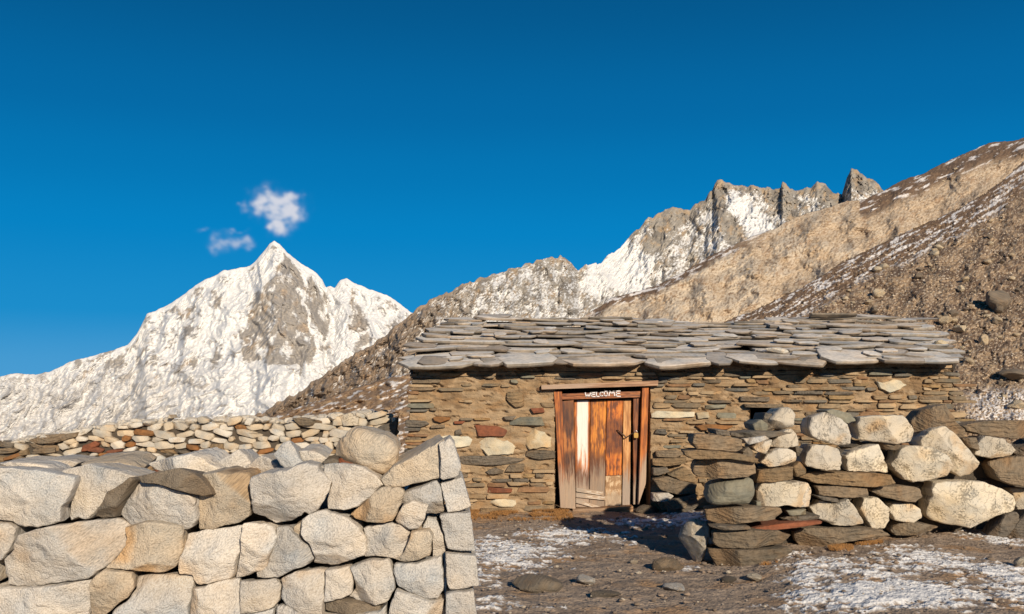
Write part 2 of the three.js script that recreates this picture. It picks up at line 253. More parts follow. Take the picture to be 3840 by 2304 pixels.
// ------------------------------------------------------------------ the far snow peak
const SNOW = [.84, .83, .82], GREY = [.36, .32, .28], OCHRE = [.44, .31, .19], DARKROCK = [.21, .19, .175];
{
  const ridge = curve([[-4200, 1120], [-3000, 1290], [-2000, 1240], [-1200, 1420], [-500, 1480], [-200, 1440], [0, 1413], [58, 1400], [129, 1407], [194, 1390], [278, 1351], [362, 1332], [440, 1306], [479, 1293], [511, 1254], [550, 1177], [614, 1154], [679, 1112], [744, 1063], [841, 1015], [938, 999], [970, 966], [1010, 918], [1028, 903], [1048, 915], [1074, 944], [1125, 986], [1183, 1021], [1209, 1050], [1222, 1080], [1238, 1073], [1255, 1080], [1274, 1054], [1300, 1043], [1326, 1060], [1390, 1086], [1462, 1112], [1500, 1141], [1539, 1170], [1700, 1250], [2000, 1340]]);
  const face = [[1066, 958], [1045, 990], [1010, 1060], [965, 1110], [935, 1180], [912, 1240], [900, 1300], [908, 1352], [1000, 1362], [1105, 1372], [1160, 1372], [1190, 1330], [1180, 1240], [1165, 1160], [1150, 1100], [1125, 1030], [1095, 985]];
  const face2 = [[1160, 1045], [1195, 1070], [1228, 1120], [1235, 1180], [1225, 1260], [1180, 1240], [1160, 1180], [1150, 1110]];
  const face3 = [[1320, 1120], [1350, 1150], [1372, 1230], [1350, 1250], [1310, 1240], [1295, 1190]], face4 = [[1375, 1240], [1400, 1280], [1370, 1300], [1340, 1290]];
  const couloir = [[1012, 960], [985, 1040], [930, 1080], [880, 1140], [838, 1190], [832, 1240], [858, 1290]], snow2 = [[1285, 1075], [1280, 1150], [1262, 1230], [1290, 1310]], snow3 = [[1130, 1090], [1150, 1160], [1172, 1250]], basin = [[905, 1400], [980, 1420], [1080, 1450]], bright = [[1120, 1000], [1200, 1060]], snow4 = [[1360, 1090], [1390, 1180], [1420, 1260]];
  const lean = (x, y) => x + (y - 1000) * lerp(.40, -.04, smooth(450, 1150, x));
  const d = (x, y) => ridged(lean(x, y) / 120 + .4 * fbm(x / 90, y / 90, 2, 2), y / 250, 4.4, 4, .6), rib = (x, y) => ridged(lean(x, y) / 44 + .8 * fbm(x / 40, y / 40, 5, 3), y / 80 + .6 * fbm(x / 40, y / 40, 65, 3), 8.4, 5, .72);
  const lines = [[couloir, 34, .75], [snow2, 42, .7], [snow3, 12, .35], [basin, 70, .6], [bright, 10, .35], [snow4, 26, .3]];
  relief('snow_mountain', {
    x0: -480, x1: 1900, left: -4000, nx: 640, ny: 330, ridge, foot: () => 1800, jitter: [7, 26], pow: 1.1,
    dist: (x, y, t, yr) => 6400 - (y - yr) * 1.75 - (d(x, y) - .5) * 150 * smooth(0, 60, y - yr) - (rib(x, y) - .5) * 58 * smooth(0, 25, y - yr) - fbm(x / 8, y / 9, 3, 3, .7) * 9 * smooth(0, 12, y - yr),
    color: (x, y, t, yr, c) => {
      const wx = x + 22 * fbm(x / 50, y / 50, 11, 3), wy = y + 22 * fbm(x / 50, y / 50, 12, 3);
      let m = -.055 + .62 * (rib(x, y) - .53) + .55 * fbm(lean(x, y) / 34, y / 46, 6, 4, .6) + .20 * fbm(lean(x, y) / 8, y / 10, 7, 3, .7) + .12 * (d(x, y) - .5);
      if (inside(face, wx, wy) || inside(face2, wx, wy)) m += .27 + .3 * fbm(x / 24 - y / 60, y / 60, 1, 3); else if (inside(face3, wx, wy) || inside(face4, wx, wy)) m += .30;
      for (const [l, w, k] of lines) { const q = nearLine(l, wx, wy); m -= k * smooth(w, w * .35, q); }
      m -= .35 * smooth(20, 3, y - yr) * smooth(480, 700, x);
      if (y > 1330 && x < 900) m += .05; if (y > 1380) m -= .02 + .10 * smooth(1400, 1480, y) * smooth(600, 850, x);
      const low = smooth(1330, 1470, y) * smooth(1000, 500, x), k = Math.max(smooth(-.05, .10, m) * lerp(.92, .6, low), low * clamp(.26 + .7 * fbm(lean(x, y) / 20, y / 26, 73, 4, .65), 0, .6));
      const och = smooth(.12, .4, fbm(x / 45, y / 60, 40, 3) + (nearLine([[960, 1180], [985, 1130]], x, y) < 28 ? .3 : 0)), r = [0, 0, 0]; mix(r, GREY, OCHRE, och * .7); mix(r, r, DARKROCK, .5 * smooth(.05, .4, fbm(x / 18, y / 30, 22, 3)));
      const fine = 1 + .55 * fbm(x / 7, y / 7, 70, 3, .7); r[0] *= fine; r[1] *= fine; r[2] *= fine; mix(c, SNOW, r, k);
    },
  });
}
// ------------------------------------------------------------------ the craggy ridge and the brown mountainside that runs down from it
{
  const ridge = curve([[600, 1760], [800, 1655], [931, 1581], [1035, 1516], [1132, 1471], [1196, 1419], [1293, 1348], [1390, 1296], [1455, 1251], [1539, 1176], [1587, 1139], [1636, 1113], [1694, 1091], [1742, 1064], [1801, 1047], [1859, 1028], [1917, 1011], [1966, 996], [2014, 977], [2043, 967], [2082, 970], [2101, 956], [2121, 970], [2145, 987], [2167, 1008], [2198, 996], [2242, 987], [2276, 965], [2324, 928], [2349, 899], [2397, 853], [2421, 829], [2450, 814], [2503, 781], [2540, 775], [2588, 787], [2606, 762], [2643, 753], [2673, 711], [2691, 674], [2715, 680], [2764, 696], [2861, 702], [2928, 708], [2934, 688], [2982, 711], [3007, 708], [3043, 711], [3067, 679], [3098, 693], [3128, 723], [3158, 735], [3170, 693], [3192, 639], [3207, 641], [3249, 656], [3286, 680], [3316, 711], [3500, 780], [3900, 900]]);
  const BR = [.25, .18, .13], BR2 = [.34, .24, .165], d = (x, y) => ridged(x / 120 + y / 260, y / 260 - x / 400, 14.4, 4), rib = (x, y) => ridged((x + y * .45) / 44 + .7 * fbm(x / 40, y / 40, 15, 3), (y - x * .3) / 70 + .6 * fbm(x / 40, y / 40, 67, 3), 18.4, 5, .72);
  const buttress = [[[2480, 840], [2560, 800]], [[2690, 690], [2715, 790], [2760, 880]], [[2900, 720], [2960, 790]], [[3070, 700], [3120, 740]], [[3195, 660], [3250, 690]], [[2440, 930], [2470, 900]]], snows = [[[2740, 760], [2820, 830], [2860, 870]], [[2420, 960], [2330, 1040], [2380, 1080]], [[2330, 950], [2240, 990]], [[2230, 1060], [2400, 1010]]];
  const near = smooth;
  relief('rocky_ridge', {
    x0: 620, x1: 3860, nx: 900, ny: 250, ridge, foot: (x) => lerp(1780, 1420, smooth(900, 2600, x)), jitter: [24, 30], pow: 1.15,
    dist: (x, y, t, yr) => { const zr = lerp(2300, 3600, smooth(1500, 2700, x)), k = lerp(.8, 1.25, smooth(1500, 2600, x)); return zr - (y - yr) * k - (d(x, y) - .5) * 80 * smooth(0, 50, y - yr) - (rib(x, y) - .5) * 46 * smooth(0, 20, y - yr) - fbm(x / 9, y / 10, 13, 3) * 4 * smooth(0, 10, y - yr); },
    color: (x, y, t, yr, c) => {
      const left = smooth(1900, 1450, x + (y - 1100) * .35);                          // 1 on the brown slope at the left
      let m = .12 + .60 * (rib(x, y) - .54) + .42 * fbm((x + y * .5) / 24, (y - x * .3) / 30, 16, 5, .7) + .62 * fbm((x + y * .6) / 7, (y - x * .3) / 8, 17, 3, .75);
      m += lerp(.0, .17, left);
      for (const l of buttress) m += .5 * smooth(52, 8, nearLine(l, x + 16 * fbm(x / 30, y / 30, 3, 2), y));
      for (const l of snows) m -= .45 * smooth(70, 12, nearLine(l, x + 30 * fbm(x / 30, y / 30, 3, 2), y));
      m += .16 * smooth(44, 4, y - yr) * smooth(2380, 2600, x) + .12 * smooth(30, 4, y - yr);
      m -= .02 * smooth(1640, 1760, x) * smooth(2300, 2150, x);
      const r = [0, 0, 0]; mix(r, GREY, [.19, .165, .145], smooth(-.1, .35, fbm(x / 40, y / 50, 18, 3))); mix(r, r, OCHRE, .8 * smooth(.04, .28, fbm(x / 34, y / 40, 51, 4, .65) + .14 * smooth(40, 0, y - yr)));
      const b = [0, 0, 0]; mix(b, BR, BR2, smooth(-.2, .3, fbm(x / 30 + y / 40, y / 40, 27, 4))); mix(b, b, [.40, .235, .11], .6 * smooth(.2, .45, fbm(x / 50, y / 40, 55, 3))); mix(r, r, b, left);
      const fine = 1 + .65 * fbm(x / 7, y / 7, 71, 3, .7); r[0] *= fine; r[1] *= fine; r[2] *= fine * .96; mix(c, SNOW, r, smooth(-.05, .10, m + .12 * fbm(x / 5, y / 5, 72, 2)) * .96);
    },
  });
}
// ------------------------------------------------------------------ the tan moraine wall
const ridge3 = curve([[1900, 1420], [2203, 1176], [2242, 1154], [2300, 1115], [2400, 1090], [2461, 1072], [2552, 1026], [2643, 972], [2740, 923], [2825, 887], [2916, 853], [2982, 814], [3067, 790], [3176, 756], [3225, 753], [3310, 717], [3383, 677], [3461, 653], [3552, 605], [3631, 571], [3692, 541], [3753, 529], [3795, 532], [3840, 517], [4200, 400], [5200, 330], [6600, 300]]);
const ridge4 = curve([[2300, 1480], [2500, 1330], [2728, 1205], [2825, 1166], [2946, 1108], [3007, 1081], [3098, 1026], [3158, 984], [3249, 941], [3310, 914], [3401, 869], [3492, 832], [3583, 790], [3674, 741], [3765, 674], [3840, 602], [4200, 430], [5200, 380], [6600, 420]]);
const TAN = [.50, .37, .245], TAN2 = [.58, .45, .315], SCRUB = [.135, .085, .055], SCRUB2 = [.21, .135, .085], PALETAN = [.62, .525, .41];
const dist3 = (x, y, t, yr) => 182 / (.7 - (HY - y) / F) - 4 * ridged((x + y * .7) / 260 + .3 * fbm(x / 90, y / 90, 23, 2), (y - x * .2) / 500, 27, 3, .55) * smooth(0, 60, y - yr) - fbm(x / 150, y / 120, 24, 3) * 12 * smooth(0, 50, y - yr) - fbm(x / 22, y / 20, 25, 4, .65) * 2.0 * smooth(0, 18, y - yr);   // an even slope of 35 degrees
relief('moraine_slope', {
  x0: 1950, x1: 4050, right: 6500, nx: 640, ny: 230, ridge: ridge3, foot: (x) => Math.max(ridge4(x) + 120, ridge3(x) + 160), jitter: [8, 30], dist: dist3,
  color: (x, y, t, yr, c) => {
    const dy = y - yr, e = fbm(x / 40, y / 26, 28, 4, .6), f = fbm(x / 9, y / 9, 29, 3);
    mix(c, TAN, TAN2, smooth(-.3, .35, e + f * .5)); mix(c, c, PALETAN, .9 * smooth(-.06, .2, fbm(x / 110 + y / 160, y / 90 - x / 200, 33, 3) + .16 * f - .0006 * (x - 3050)));
    mix(c, c, [.36, .22, .125], .75 * smooth(.08, .34, fbm(x / 36 + y / 90, y / 40 - x / 120, 35, 4) + f * .3));
    mix(c, c, SCRUB2, .9 * smooth(.17, .28, f + .45 * fbm(x / 60, y / 60, 30, 2))); const g5 = fbm(x / 7, y / 6, 36, 2, .8); mix(c, c, [.70, .58, .44], .75 * smooth(.06, .26, g5)); mix(c, c, [.33, .225, .135], .7 * smooth(.08, .26, -g5));
    const right = smooth(3190, 3260, x), w = lerp(38, 95 + 30 * e, right), band = smooth(w, w * .55, dy + 26 * e) * (right > .5 ? 1 : smooth(2960, 2700, x) * smooth(2180, 2240, x));
    const s = fbm((x * .9 - y * .4) / 70, (y * .9 + x * .4) / 17, 31, 5, .72); const b = [0, 0, 0]; mix(b, SCRUB, SCRUB2, smooth(-.2, .3, f)); mix(b, b, [.78, .74, .72], smooth(.08, .2, s + lerp(.06, -.02, right))); mix(c, c, b, band);
  },
});
// ------------------------------------------------------------------ the near hillside
const foot4 = (x) => 1800;
const dist4plain = (x, y) => 10.8 / (.45 - (HY - y) / F);       // an even slope of 24 degrees, at eye height 24 m away
const dist4 = (x, y) => { const yr = ridge4(x), Z = dist4plain(x, y); return Z * (1 - .022 * fbm(x / 70, y / 60, 44, 4) * smooth(0, 40, y - yr) - .006 * fbm(x / 14, y / 10, 45, 3) * smooth(0, 14, y - yr)); };
relief('hillside', {
  x0: 2350, x1: 4060, right: 6500, nx: 620, ny: 420, ridge: ridge4, foot: foot4, jitter: [9, 26], dist: (x, y) => dist4(x, y),
  color: (x, y, t, yr, c) => {
    const dy = y - yr, f = fbm(x / 10, y / 7, 46, 4, .6), e = fbm(x / 60, y / 40, 47, 4), s = fbm((x * .88 - y * .47) / 80, (y * .88 + x * .47) / 13, 48, 5, .66);
    mix(c, [.36, .25, .155], [.22, .145, .09], smooth(-.15, .15, f)); mix(c, c, [.115, .07, .044], smooth(-.10, .06, e * 1.1 + f * .8)); mix(c, c, [.44, .31, .19], .7 * smooth(.08, .2, fbm(x / 26, y / 13, 58, 4, .7))); mix(c, c, SCRUB, .9 * smooth(.06, .2, e * .6 + fbm(x / 18, y / 9, 52, 3) * .8));
    mix(c, c, [.62, .52, .40], .9 * smooth(.12, .26, fbm(x / 8, y / 6, 53, 3, .7)));
    const w = 135 + 60 * fbm(x / 120, 2, 3, 2), band = smooth(w, w * .6, dy); const b = [0, 0, 0]; mix(b, SCRUB, [.24, .155, .095], smooth(-.1, .2, f)); mix(b, b, [.78, .75, .74], smooth(.06, .13, s + .25 * f + .03 * smooth(3150, 3600, x)) * smooth(-.22, .0, f + .3 * e)); mix(c, c, b, band);
    const pat = smooth(3590, 3700, x) * smooth(1440, 1490, y) * smooth(1640, 1580, y); mix(c, c, [.80, .76, .74], pat * smooth(-.10, .08, f + .3 * fbm(x / 5, y / 4, 57, 2)));
  },
});
// ------------------------------------------------------------------ the low brown rise with snow patches left of the hut
const ridge5 = curve([[600, 1720], [880, 1600], [1000, 1565], [1150, 1520], [1300, 1466], [1450, 1420], [1560, 1393], [1760, 1360], [2000, 1340]]);
const dist5 = (x, y, t, yr) => 14 / (.35 - (HY - y) / F) - 1.2 * fbm(x / 60, y / 40, 61, 4) * smooth(0, 20, y - yr);
relief('brown_slope', {
  x0: 700, x1: 1960, nx: 330, ny: 150, ridge: ridge5, foot: () => 1800, jitter: [10, 30], dist: dist5,
  color: (x, y, t, yr, c) => { const f = fbm(x / 12, y / 8, 62, 4, .6), s = fbm((x * .9 - y * .3) / 40, (y * .95 + x * .3) / 13, 63, 4, .6); mix(c, [.34, .22, .13], SCRUB2, smooth(-.12, .15, f)); mix(c, c, [.44, .30, .17], .7 * smooth(.12, .3, fbm(x / 30, y / 20, 64, 3))); mix(c, c, [.80, .76, .73], smooth(.06, .17, s + .08 * smooth(1400, 1550, x) - .05)); },
});

// ------------------------------------------------------------------ ground: one sheet, trodden earth with a dusting of snow
const groundPatch = (px, py) => { const Z = EYE * F / (py - HY); return [(px - CX) / F * Z, Z]; };
function groundHeight(x, Z) {
  let h = .030 * fbm(x * .7, Z * .7, 71, 3) + .10 * smooth(1.7, 2.6, x) * smooth(13, 11, Z) * smooth(4.5, 8, Z);
  h += .5 * smooth(5.8, 9, x) * smooth(5, 11, Z) * smooth(20, 14, Z);
  if (Z > 16.5) h -= (Z - 16.5) * .13 * smooth(16.5, 30, Z);
  return h;
}
const snowBlobs = [[1900, 2075, 300, 75, .55], [2110, 2010, 250, 42, .5], [2250, 2005, 170, 28, .4], [1830, 2160, 120, 60, .45], [1850, 2270, 170, 40, .42], [2050, 2290, 130, 22, .36], [2330, 2035, 130, 26, .35], [2430, 1960, 200, 26, .5], [2580, 1950, 110, 40, .5], [2590, 2140, 130, 20, .32], [3150, 2190, 300, 75, .55], [3480, 2150, 300, 70, .55], [3330, 2270, 520, 60, .7], [3720, 2060, 130, 40, .5], [3650, 2000, 90, 16, .4], [3760, 2200, 200, 60, .6], [3880, 2280, 260, 60, .6], [2960, 2120, 110, 20, .35], [2480, 2215, 120, 10, .25]]
  .map(([px, py, rx, ry, k]) => { const [x, z] = groundPatch(px, py), a = groundPatch(px + rx, py), b = groundPatch(px, py - ry); return [x, z, a[0] - x, b[1] - z, k]; });
function snowAt(x, Z) {
  let k = -.42; for (const [a, b, rx, rz, s] of snowBlobs) { const q = ((x - a) / rx) ** 2 + ((Z - b) / rz) ** 2; if (q < 4) k = Math.max(k, -.42 + (s + .25) * smooth(1.9, .1, Math.sqrt(q))); }
  if (k <= -.42) return -1;
  return k - .29 + .72 * fbm(x * 3.0, Z * 6.5, 81, 5, .66) + .62 * fbm(x * 13, Z * 22, 82, 3, .7);
}
{
  const span = (a, b, n, geo) => { const o = []; for (let i = 0; i < n; i++) o.push(geo ? a * Math.pow(b / a, i / n) : lerp(a, b, i / n)); return o; };
  const xs = [...span(9000, 4, 26, true).map((v) => -v), ...span(-4, -.6, 30), ...span(-.6, 5.6, 440), ...span(5.6, 12, 50), ...span(12, 9001, 26, true), 9001];
  const zs = [...span(9000, 4, 20, true).map((v) => -v), ...span(-4, 6.3, 40), ...span(6.3, 12.5, 390), ...span(12.5, 24, 50), ...span(24, 9001, 40, true), 9001];
  const pos = [], col = [], uv = [], idx = [], c = [0, 0, 0];
  for (const Z of zs) for (const x of xs) {
    let h = groundHeight(x, Z);
    const fine = x > -1.5 && x < 8 && Z > 5.5 && Z < 16;
    mix(c, [.37, .285, .215], [.28, .21, .155], smooth(-.3, .3, fbm(x * 1.3, Z * 1.6, 73, 3)));
    if (fine) {
      const lump = fbm(x * 5, Z * 6, 74, 4, .55), grit = fbm(x * 30, Z * 30, 75, 3);
      h += .032 * lump + .012 * grit;
      mix(c, c, [.48, .36, .26], .8 * smooth(.05, .4, grit + .4 * lump)); mix(c, c, [.21, .15, .11], .7 * smooth(.15, .45, -grit - .3 * lump));
      mix(c, c, [.42, .25, .125], .75 * smooth(.06, .34, fbm(x * 2.2, Z * 3, 76, 3) + .45 * smooth(11.2, 11.9, Z) * smooth(1.0, .2, x) + .15 * grit));
      const s = snowAt(x, Z); if (s > -.1) { const k = smooth(-.01, .05, s); mix(c, c, [.90, .88, .86], k); h += .016 * smooth(-.06, .2, s) + .004 * k * grit; }
    }
    pos.push(x, h, -Z); col.push(c[0], c[1], c[2]); uv.push(x / 1.3, Z / 1.3);
  }
  const n = xs.length; for (let j = 0; j < zs.length - 1; j++) for (let i = 0; i < n - 1; i++) { const a = j * n + i, b = a + n; idx.push(a, a + 1, b, b, a + 1, b + 1); }
  structure('ground', geometry(pos, idx, col, uv), new THREE.MeshStandardMaterial({ color: new THREE.Color().setScalar(BASE), vertexColors: true, roughness: 1, bumpMap: texClay.bump, bumpScale: .04 }));
}

// ------------------------------------------------------------------ the big granite wall in front, at the left
const s1 = (pts) => pts.map(([x, y]) => [x * .5082, 1550 + y * .5082]), s2 = (pts) => pts.map(([x, y]) => [900 + x * .5082, 1550 + y * .5082]);
{
  const wall = thing('dry_stone_wall', new THREE.Vector3(-1.2, 0, -4.4), 'chest-high dry stone wall of big grey granite blocks nearest the camera at left', 'stone wall');
  const Zf = (py) => 4.16 + (2304 - py) / 1250 * .14;
  const put = (pts, kind, o = {}) => { let cy = 0; for (const p of pts) cy += p[1]; cy /= pts.length; const Z = Zf(cy) + (o.dz ?? 0); const mats = { g: GRANITE[(stoneSeed) % 3], w: GRANITE[1], t: GRANITE[3], d: DARK }; return wallStone(wall, grow(pts, o.k ?? .985), Z, mats[kind], { depth: .30, M: 60, K: 16, edge: .007, facet: .30, broken: .8, stain: kind === 't' ? .7 : .38, yaw: .22 * (noise3(cy * .37, pts[0][0] * .41, 2.5)), pitch: .2 * noise3(cy * .29, pts[0][0] * .33, 6.5), ...o }); };
  // upper courses
  put(s1([[-90, 400], [100, 405], [250, 425], [420, 450], [535, 480], [515, 545], [505, 610], [470, 660], [440, 700], [430, 800], [380, 835], [260, 850], [150, 862], [60, 810], [-90, 790]]), 'g', { dz: -.02, stain: .1 });
  put(s1([[390, 440], [520, 395], [640, 370], [760, 400], [900, 430], [990, 470], [900, 545], [800, 600], [740, 680], [640, 790], [560, 775], [500, 800], [490, 770], [500, 690], [530, 610], [530, 480]]), 'w', { dz: .07 });
  put(s1([[985, 490], [960, 470], [860, 540], [770, 585], [740, 660], [640, 780], [800, 785], [850, 700], [900, 620]]), 'd', { dz: .0, facet: .1 });
  put(s1([[985, 465], [1100, 435], [1310, 405], [1400, 425], [1470, 480], [1510, 530], [1535, 595], [1480, 615], [1400, 600], [1260, 555], [1120, 520], [1000, 512]]), 'd', { dz: -.07, facet: .3, spots: .3 });
  put(s1([[1000, 515], [1180, 520], [1280, 560], [1400, 600], [1435, 640], [1455, 760], [1440, 830], [1385, 872], [1320, 860], [1200, 830], [1080, 840], [900, 860], [860, 830], [815, 780], [870, 690], [930, 600]]), 'w', { stain: .15 });
  put(s1([[900, 850], [1090, 805], [1200, 820], [1325, 850], [1335, 960], [1320, 1060], [1280, 1150], [1180, 1200], [1100, 1195], [960, 1165], [760, 1150], [850, 1060], [910, 990], [905, 900]]), 't', { dz: -.03, facet: .34, stain: .8 });
  put(s1([[1440, 600], [1530, 590], [1510, 520], [1470, 450], [1600, 440], [1720, 455], [1810, 470], [1845, 640], [1825, 770], [1760, 820], [1620, 845], [1520, 875], [1455, 868]]), 't', { spots: .8 });
  put(s1([[-90, 810], [40, 820], [100, 850], [95, 930], [60, 1020], [0, 1090], [-90, 1100]]), 'w');
  put(s1([[0, 1090], [60, 1020], [110, 900], [200, 870], [400, 830], [640, 800], [800, 785], [870, 830], [910, 900], [905, 960], [850, 1030], [770, 1110], [690, 1180], [640, 1230], [520, 1250], [300, 1285], [80, 1300], [20, 1270], [0, 1200]]), 'g', { dz: -.03, stain: .45 });
  put(s1([[1360, 890], [1460, 870], [1600, 850], [1760, 830], [1780, 920], [1770, 1010], [1735, 1060], [1710, 1180], [1680, 1230], [1580, 1250], [1440, 1275], [1415, 1200], [1320, 1190], [1310, 1120], [1350, 1000]]), 'g');
  put(s2([[10, 815], [150, 815], [215, 840], [265, 920], [240, 990], [190, 1080], [160, 1170], [80, 1190], [-10, 1225], [-65, 1228], [-30, 1100], [0, 1010]]), 'w', { facet: .34, dz: -.02 });
  put(s1([[-90, 1310], [100, 1305], [300, 1290], [645, 1255], [655, 1330], [640, 1420], [610, 1600], [-90, 1600]]), 'g');
  put(s1([[660, 1250], [700, 1200], [760, 1160], [960, 1190], [980, 1240], [975, 1310], [930, 1370], [850, 1430], [800, 1480], [650, 1600], [640, 1440], [660, 1340]]), 't', { stain: .35, dz: -.02 });
  put(s1([[980, 1215], [1100, 1205], [1280, 1200], [1415, 1205], [1405, 1320], [1380, 1430], [1360, 1600], [740, 1600], [850, 1450], [950, 1370], [985, 1300]]), 'g');
  put(s1([[1420, 1300], [1560, 1265], [1660, 1245], [1755, 1235], [1765, 1350], [1770, 1440], [1775, 1600], [1380, 1600], [1400, 1430]]), 'w', { stain: .6 });
  put(s2([[-10, 1245], [120, 1240], [250, 1230], [295, 1270], [290, 1360], [250, 1440], [120, 1475], [0, 1485], [-5, 1380]]), 'g', { stain: .1 });
  put(s2([[-5, 1495], [130, 1480], [240, 1450], [225, 1620], [-5, 1620]]), 'w');
  put(s2([[65, 480], [150, 440], [330, 420], [480, 370], [560, 400], [600, 450], [665, 520], [650, 590], [620, 660], [560, 740], [510, 765], [470, 745], [360, 820], [240, 840], [150, 790], [75, 765], [70, 640]]), 'g', { dz: -.05, stain: .12, depth: .36 });
  put(s2([[600, 370], [800, 370], [900, 400], [1000, 460], [1050, 530], [1000, 570], [930, 640], [860, 690], [770, 715], [640, 715], [630, 640], [665, 520], [590, 450]]), 'g', { dz: -.01, stain: .1, depth: .36 });
  put(s2([[690, 220], [760, 150], [830, 110], [900, 125], [1060, 165], [1130, 220], [1155, 290], [1145, 390], [1060, 470], [980, 450], [860, 390], [740, 370], [660, 330], [665, 260]]), 't', { dz: .05, depth: .36, edge: .07, facet: .3, stain: .5 });
  put(s2([[240, 300], [310, 210], [360, 200], [400, 260], [440, 340], [480, 370], [350, 420], [290, 380]]), 'g', { dz: .12, facet: .35 });
  put(s2([[430, 280], [540, 275], [640, 335], [600, 372], [480, 372], [440, 340]]), 'g', { dz: .2 });
  put(s2([[1040, 490], [1130, 400], [1300, 310], [1460, 220], [1510, 200], [1500, 340], [1485, 480], [1330, 520], [1200, 550], [1060, 550]]), 't', { dz: -.02, depth: .42, stain: .45, facet: .16 });
  put(s2([[1465, 225], [1545, 180], [1585, 230], [1610, 330], [1635, 400], [1610, 470], [1500, 500], [1475, 480], [1480, 340]]), 'w', { dz: -.035, depth: .4, stain: .5, yaw: .06, pitch: 0, taper: .95, broken: 0 });
  put(s2([[800, 760], [880, 690], [950, 620], [1030, 550], [1180, 545], [1210, 600], [1190, 660], [1130, 800], [1060, 815], [930, 810], [850, 790]]), 't', { dz: -.04, facet: .4, stain: .7 });
  put(s2([[1200, 600], [1450, 500], [1490, 560], [1505, 740], [1440, 760], [1370, 755], [1390, 690], [1280, 660], [1190, 680]]), 'g', { facet: .3, stain: .5 });
  put(s2([[1190, 690], [1270, 650], [1390, 680], [1365, 780], [1320, 860], [1250, 870], [1140, 800]]), 'w', { dz: -.03, stain: .6 });
  put(s2([[1480, 520], [1640, 470], [1670, 570], [1705, 690], [1640, 720], [1530, 740], [1505, 640]]), 'g', { depth: .4, facet: .08, stain: .05, yaw: .06, pitch: 0, taper: .95, broken: 0 });
  put(s2([[450, 790], [520, 740], [620, 720], [700, 740], [800, 790], [880, 850], [930, 950], [910, 1060], [790, 1110], [650, 1145], [510, 1130], [540, 1080], [500, 960], [440, 900]]), 'w', { dz: -.02, facet: .26, stain: .3 });
  put(s2([[395, 840], [470, 790], [500, 880], [530, 1010], [440, 935], [390, 890]]), 't', { dz: .03, stain: .9 });
  put(s2([[900, 850], [1100, 810], [1240, 840], [1260, 930], [1230, 1020], [1170, 1090], [1040, 1060], [910, 1070], [930, 960]]), 'g', { stain: .3 });
  put(s2([[250, 840], [330, 830], [385, 880], [440, 940], [520, 1020], [535, 1080], [480, 1130], [380, 1160], [270, 1220], [100, 1230], [80, 1200], [170, 1160], [200, 1080], [260, 950]]), 'g', { stain: .15 });
  put(s2([[1255, 890], [1390, 870], [1420, 910], [1400, 1060], [1330, 1090], [1220, 1115], [1130, 1100], [1190, 1060], [1240, 960]]), 't', { dz: -.02, stain: .8, spots: .9 });
  put(s2([[1330, 870], [1380, 780], [1450, 790], [1500, 900], [1520, 1020], [1480, 1080], [1420, 1080], [1420, 900]]), 'w', { dz: .03, stain: .1 });
  put(s2([[1470, 760], [1540, 740], [1700, 738], [1720, 860], [1738, 1030], [1600, 1020], [1525, 1000], [1500, 880]]), 'g', { depth: .4, facet: .07, stain: .03, yaw: .06, pitch: 0, taper: .95, broken: 0 });
  put(s2([[290, 1230], [380, 1180], [500, 1160], [615, 1160], [620, 1280], [615, 1380], [600, 1500], [450, 1490], [330, 1420], [290, 1380], [300, 1290]]), 'g', { facet: .3, stain: .6 });
  put(s2([[625, 1160], [800, 1140], [830, 1230], [825, 1340], [740, 1380], [615, 1400], [625, 1270]]), 'w', { stain: .2 });
  put(s2([[800, 1150], [900, 1100], [1090, 1075], [1125, 1180], [1145, 1290], [1100, 1390], [1010, 1425], [860, 1410], [780, 1380], [840, 1310], [830, 1220]]), 'w', { facet: .26, stain: .4, spots: .4 });
  put(s2([[1120, 1120], [1300, 1115], [1480, 1070], [1500, 1180], [1500, 1320], [1460, 1385], [1390, 1390], [1290, 1350], [1150, 1290]]), 'g', { stain: .1 });
  put(s2([[1510, 1030], [1600, 1042], [1745, 1060], [1755, 1180], [1765, 1280], [1640, 1300], [1540, 1310], [1520, 1180]]), 'g', { depth: .4, facet: .06, stain: .05, yaw: .06, pitch: 0, taper: .95, broken: 0 });
  put(s2([[1110, 1400], [1150, 1310], [1280, 1350], [1400, 1400], [1500, 1390], [1510, 1500], [1495, 1620], [1080, 1620], [1090, 1480]]), 'w', { stain: .5 });
  put(s2([[1520, 1340], [1600, 1322], [1720, 1320], [1740, 1420], [1762, 1620], [1510, 1620], [1515, 1450]]), 'g', { depth: .4, facet: .06, stain: .15, yaw: .06, pitch: 0, taper: .95, broken: 0 });
  put(s2([[610, 1410], [740, 1390], [830, 1400], [1020, 1440], [1030, 1490], [830, 1500], [610, 1480]]), 'd', { dz: .02, stain: .5 });
  put(s2([[820, 1495], [1030, 1470], [1080, 1420], [1085, 1620], [800, 1620]]), 'g');
  put(s2([[250, 1440], [330, 1430], [450, 1495], [590, 1510], [790, 1500], [790, 1620], [230, 1620], [240, 1500]]), 'g');
  // stones lying on the top of the wall, further back
  put(s1([[-90, 385], [60, 362], [200, 368], [330, 390], [430, 445], [200, 440], [-90, 430]]), 'g', { dz: .22, facet: .3, stain: .1 });
  put(s1([[210, 350], [330, 338], [500, 355], [560, 372], [470, 430], [380, 450], [300, 410]]), 'g', { dz: .4, stain: .2 });
  put(s1([[560, 385], [700, 372], [850, 358], [960, 370], [1030, 420], [1010, 470], [800, 450], [640, 430]]), 't', { dz: .34, stain: .5 });
  put(s1([[1000, 400], [1200, 340], [1390, 305], [1470, 330], [1600, 420], [1720, 460], [1500, 470], [1300, 450], [1100, 450]]), 'g', { dz: .28, stain: .1 });
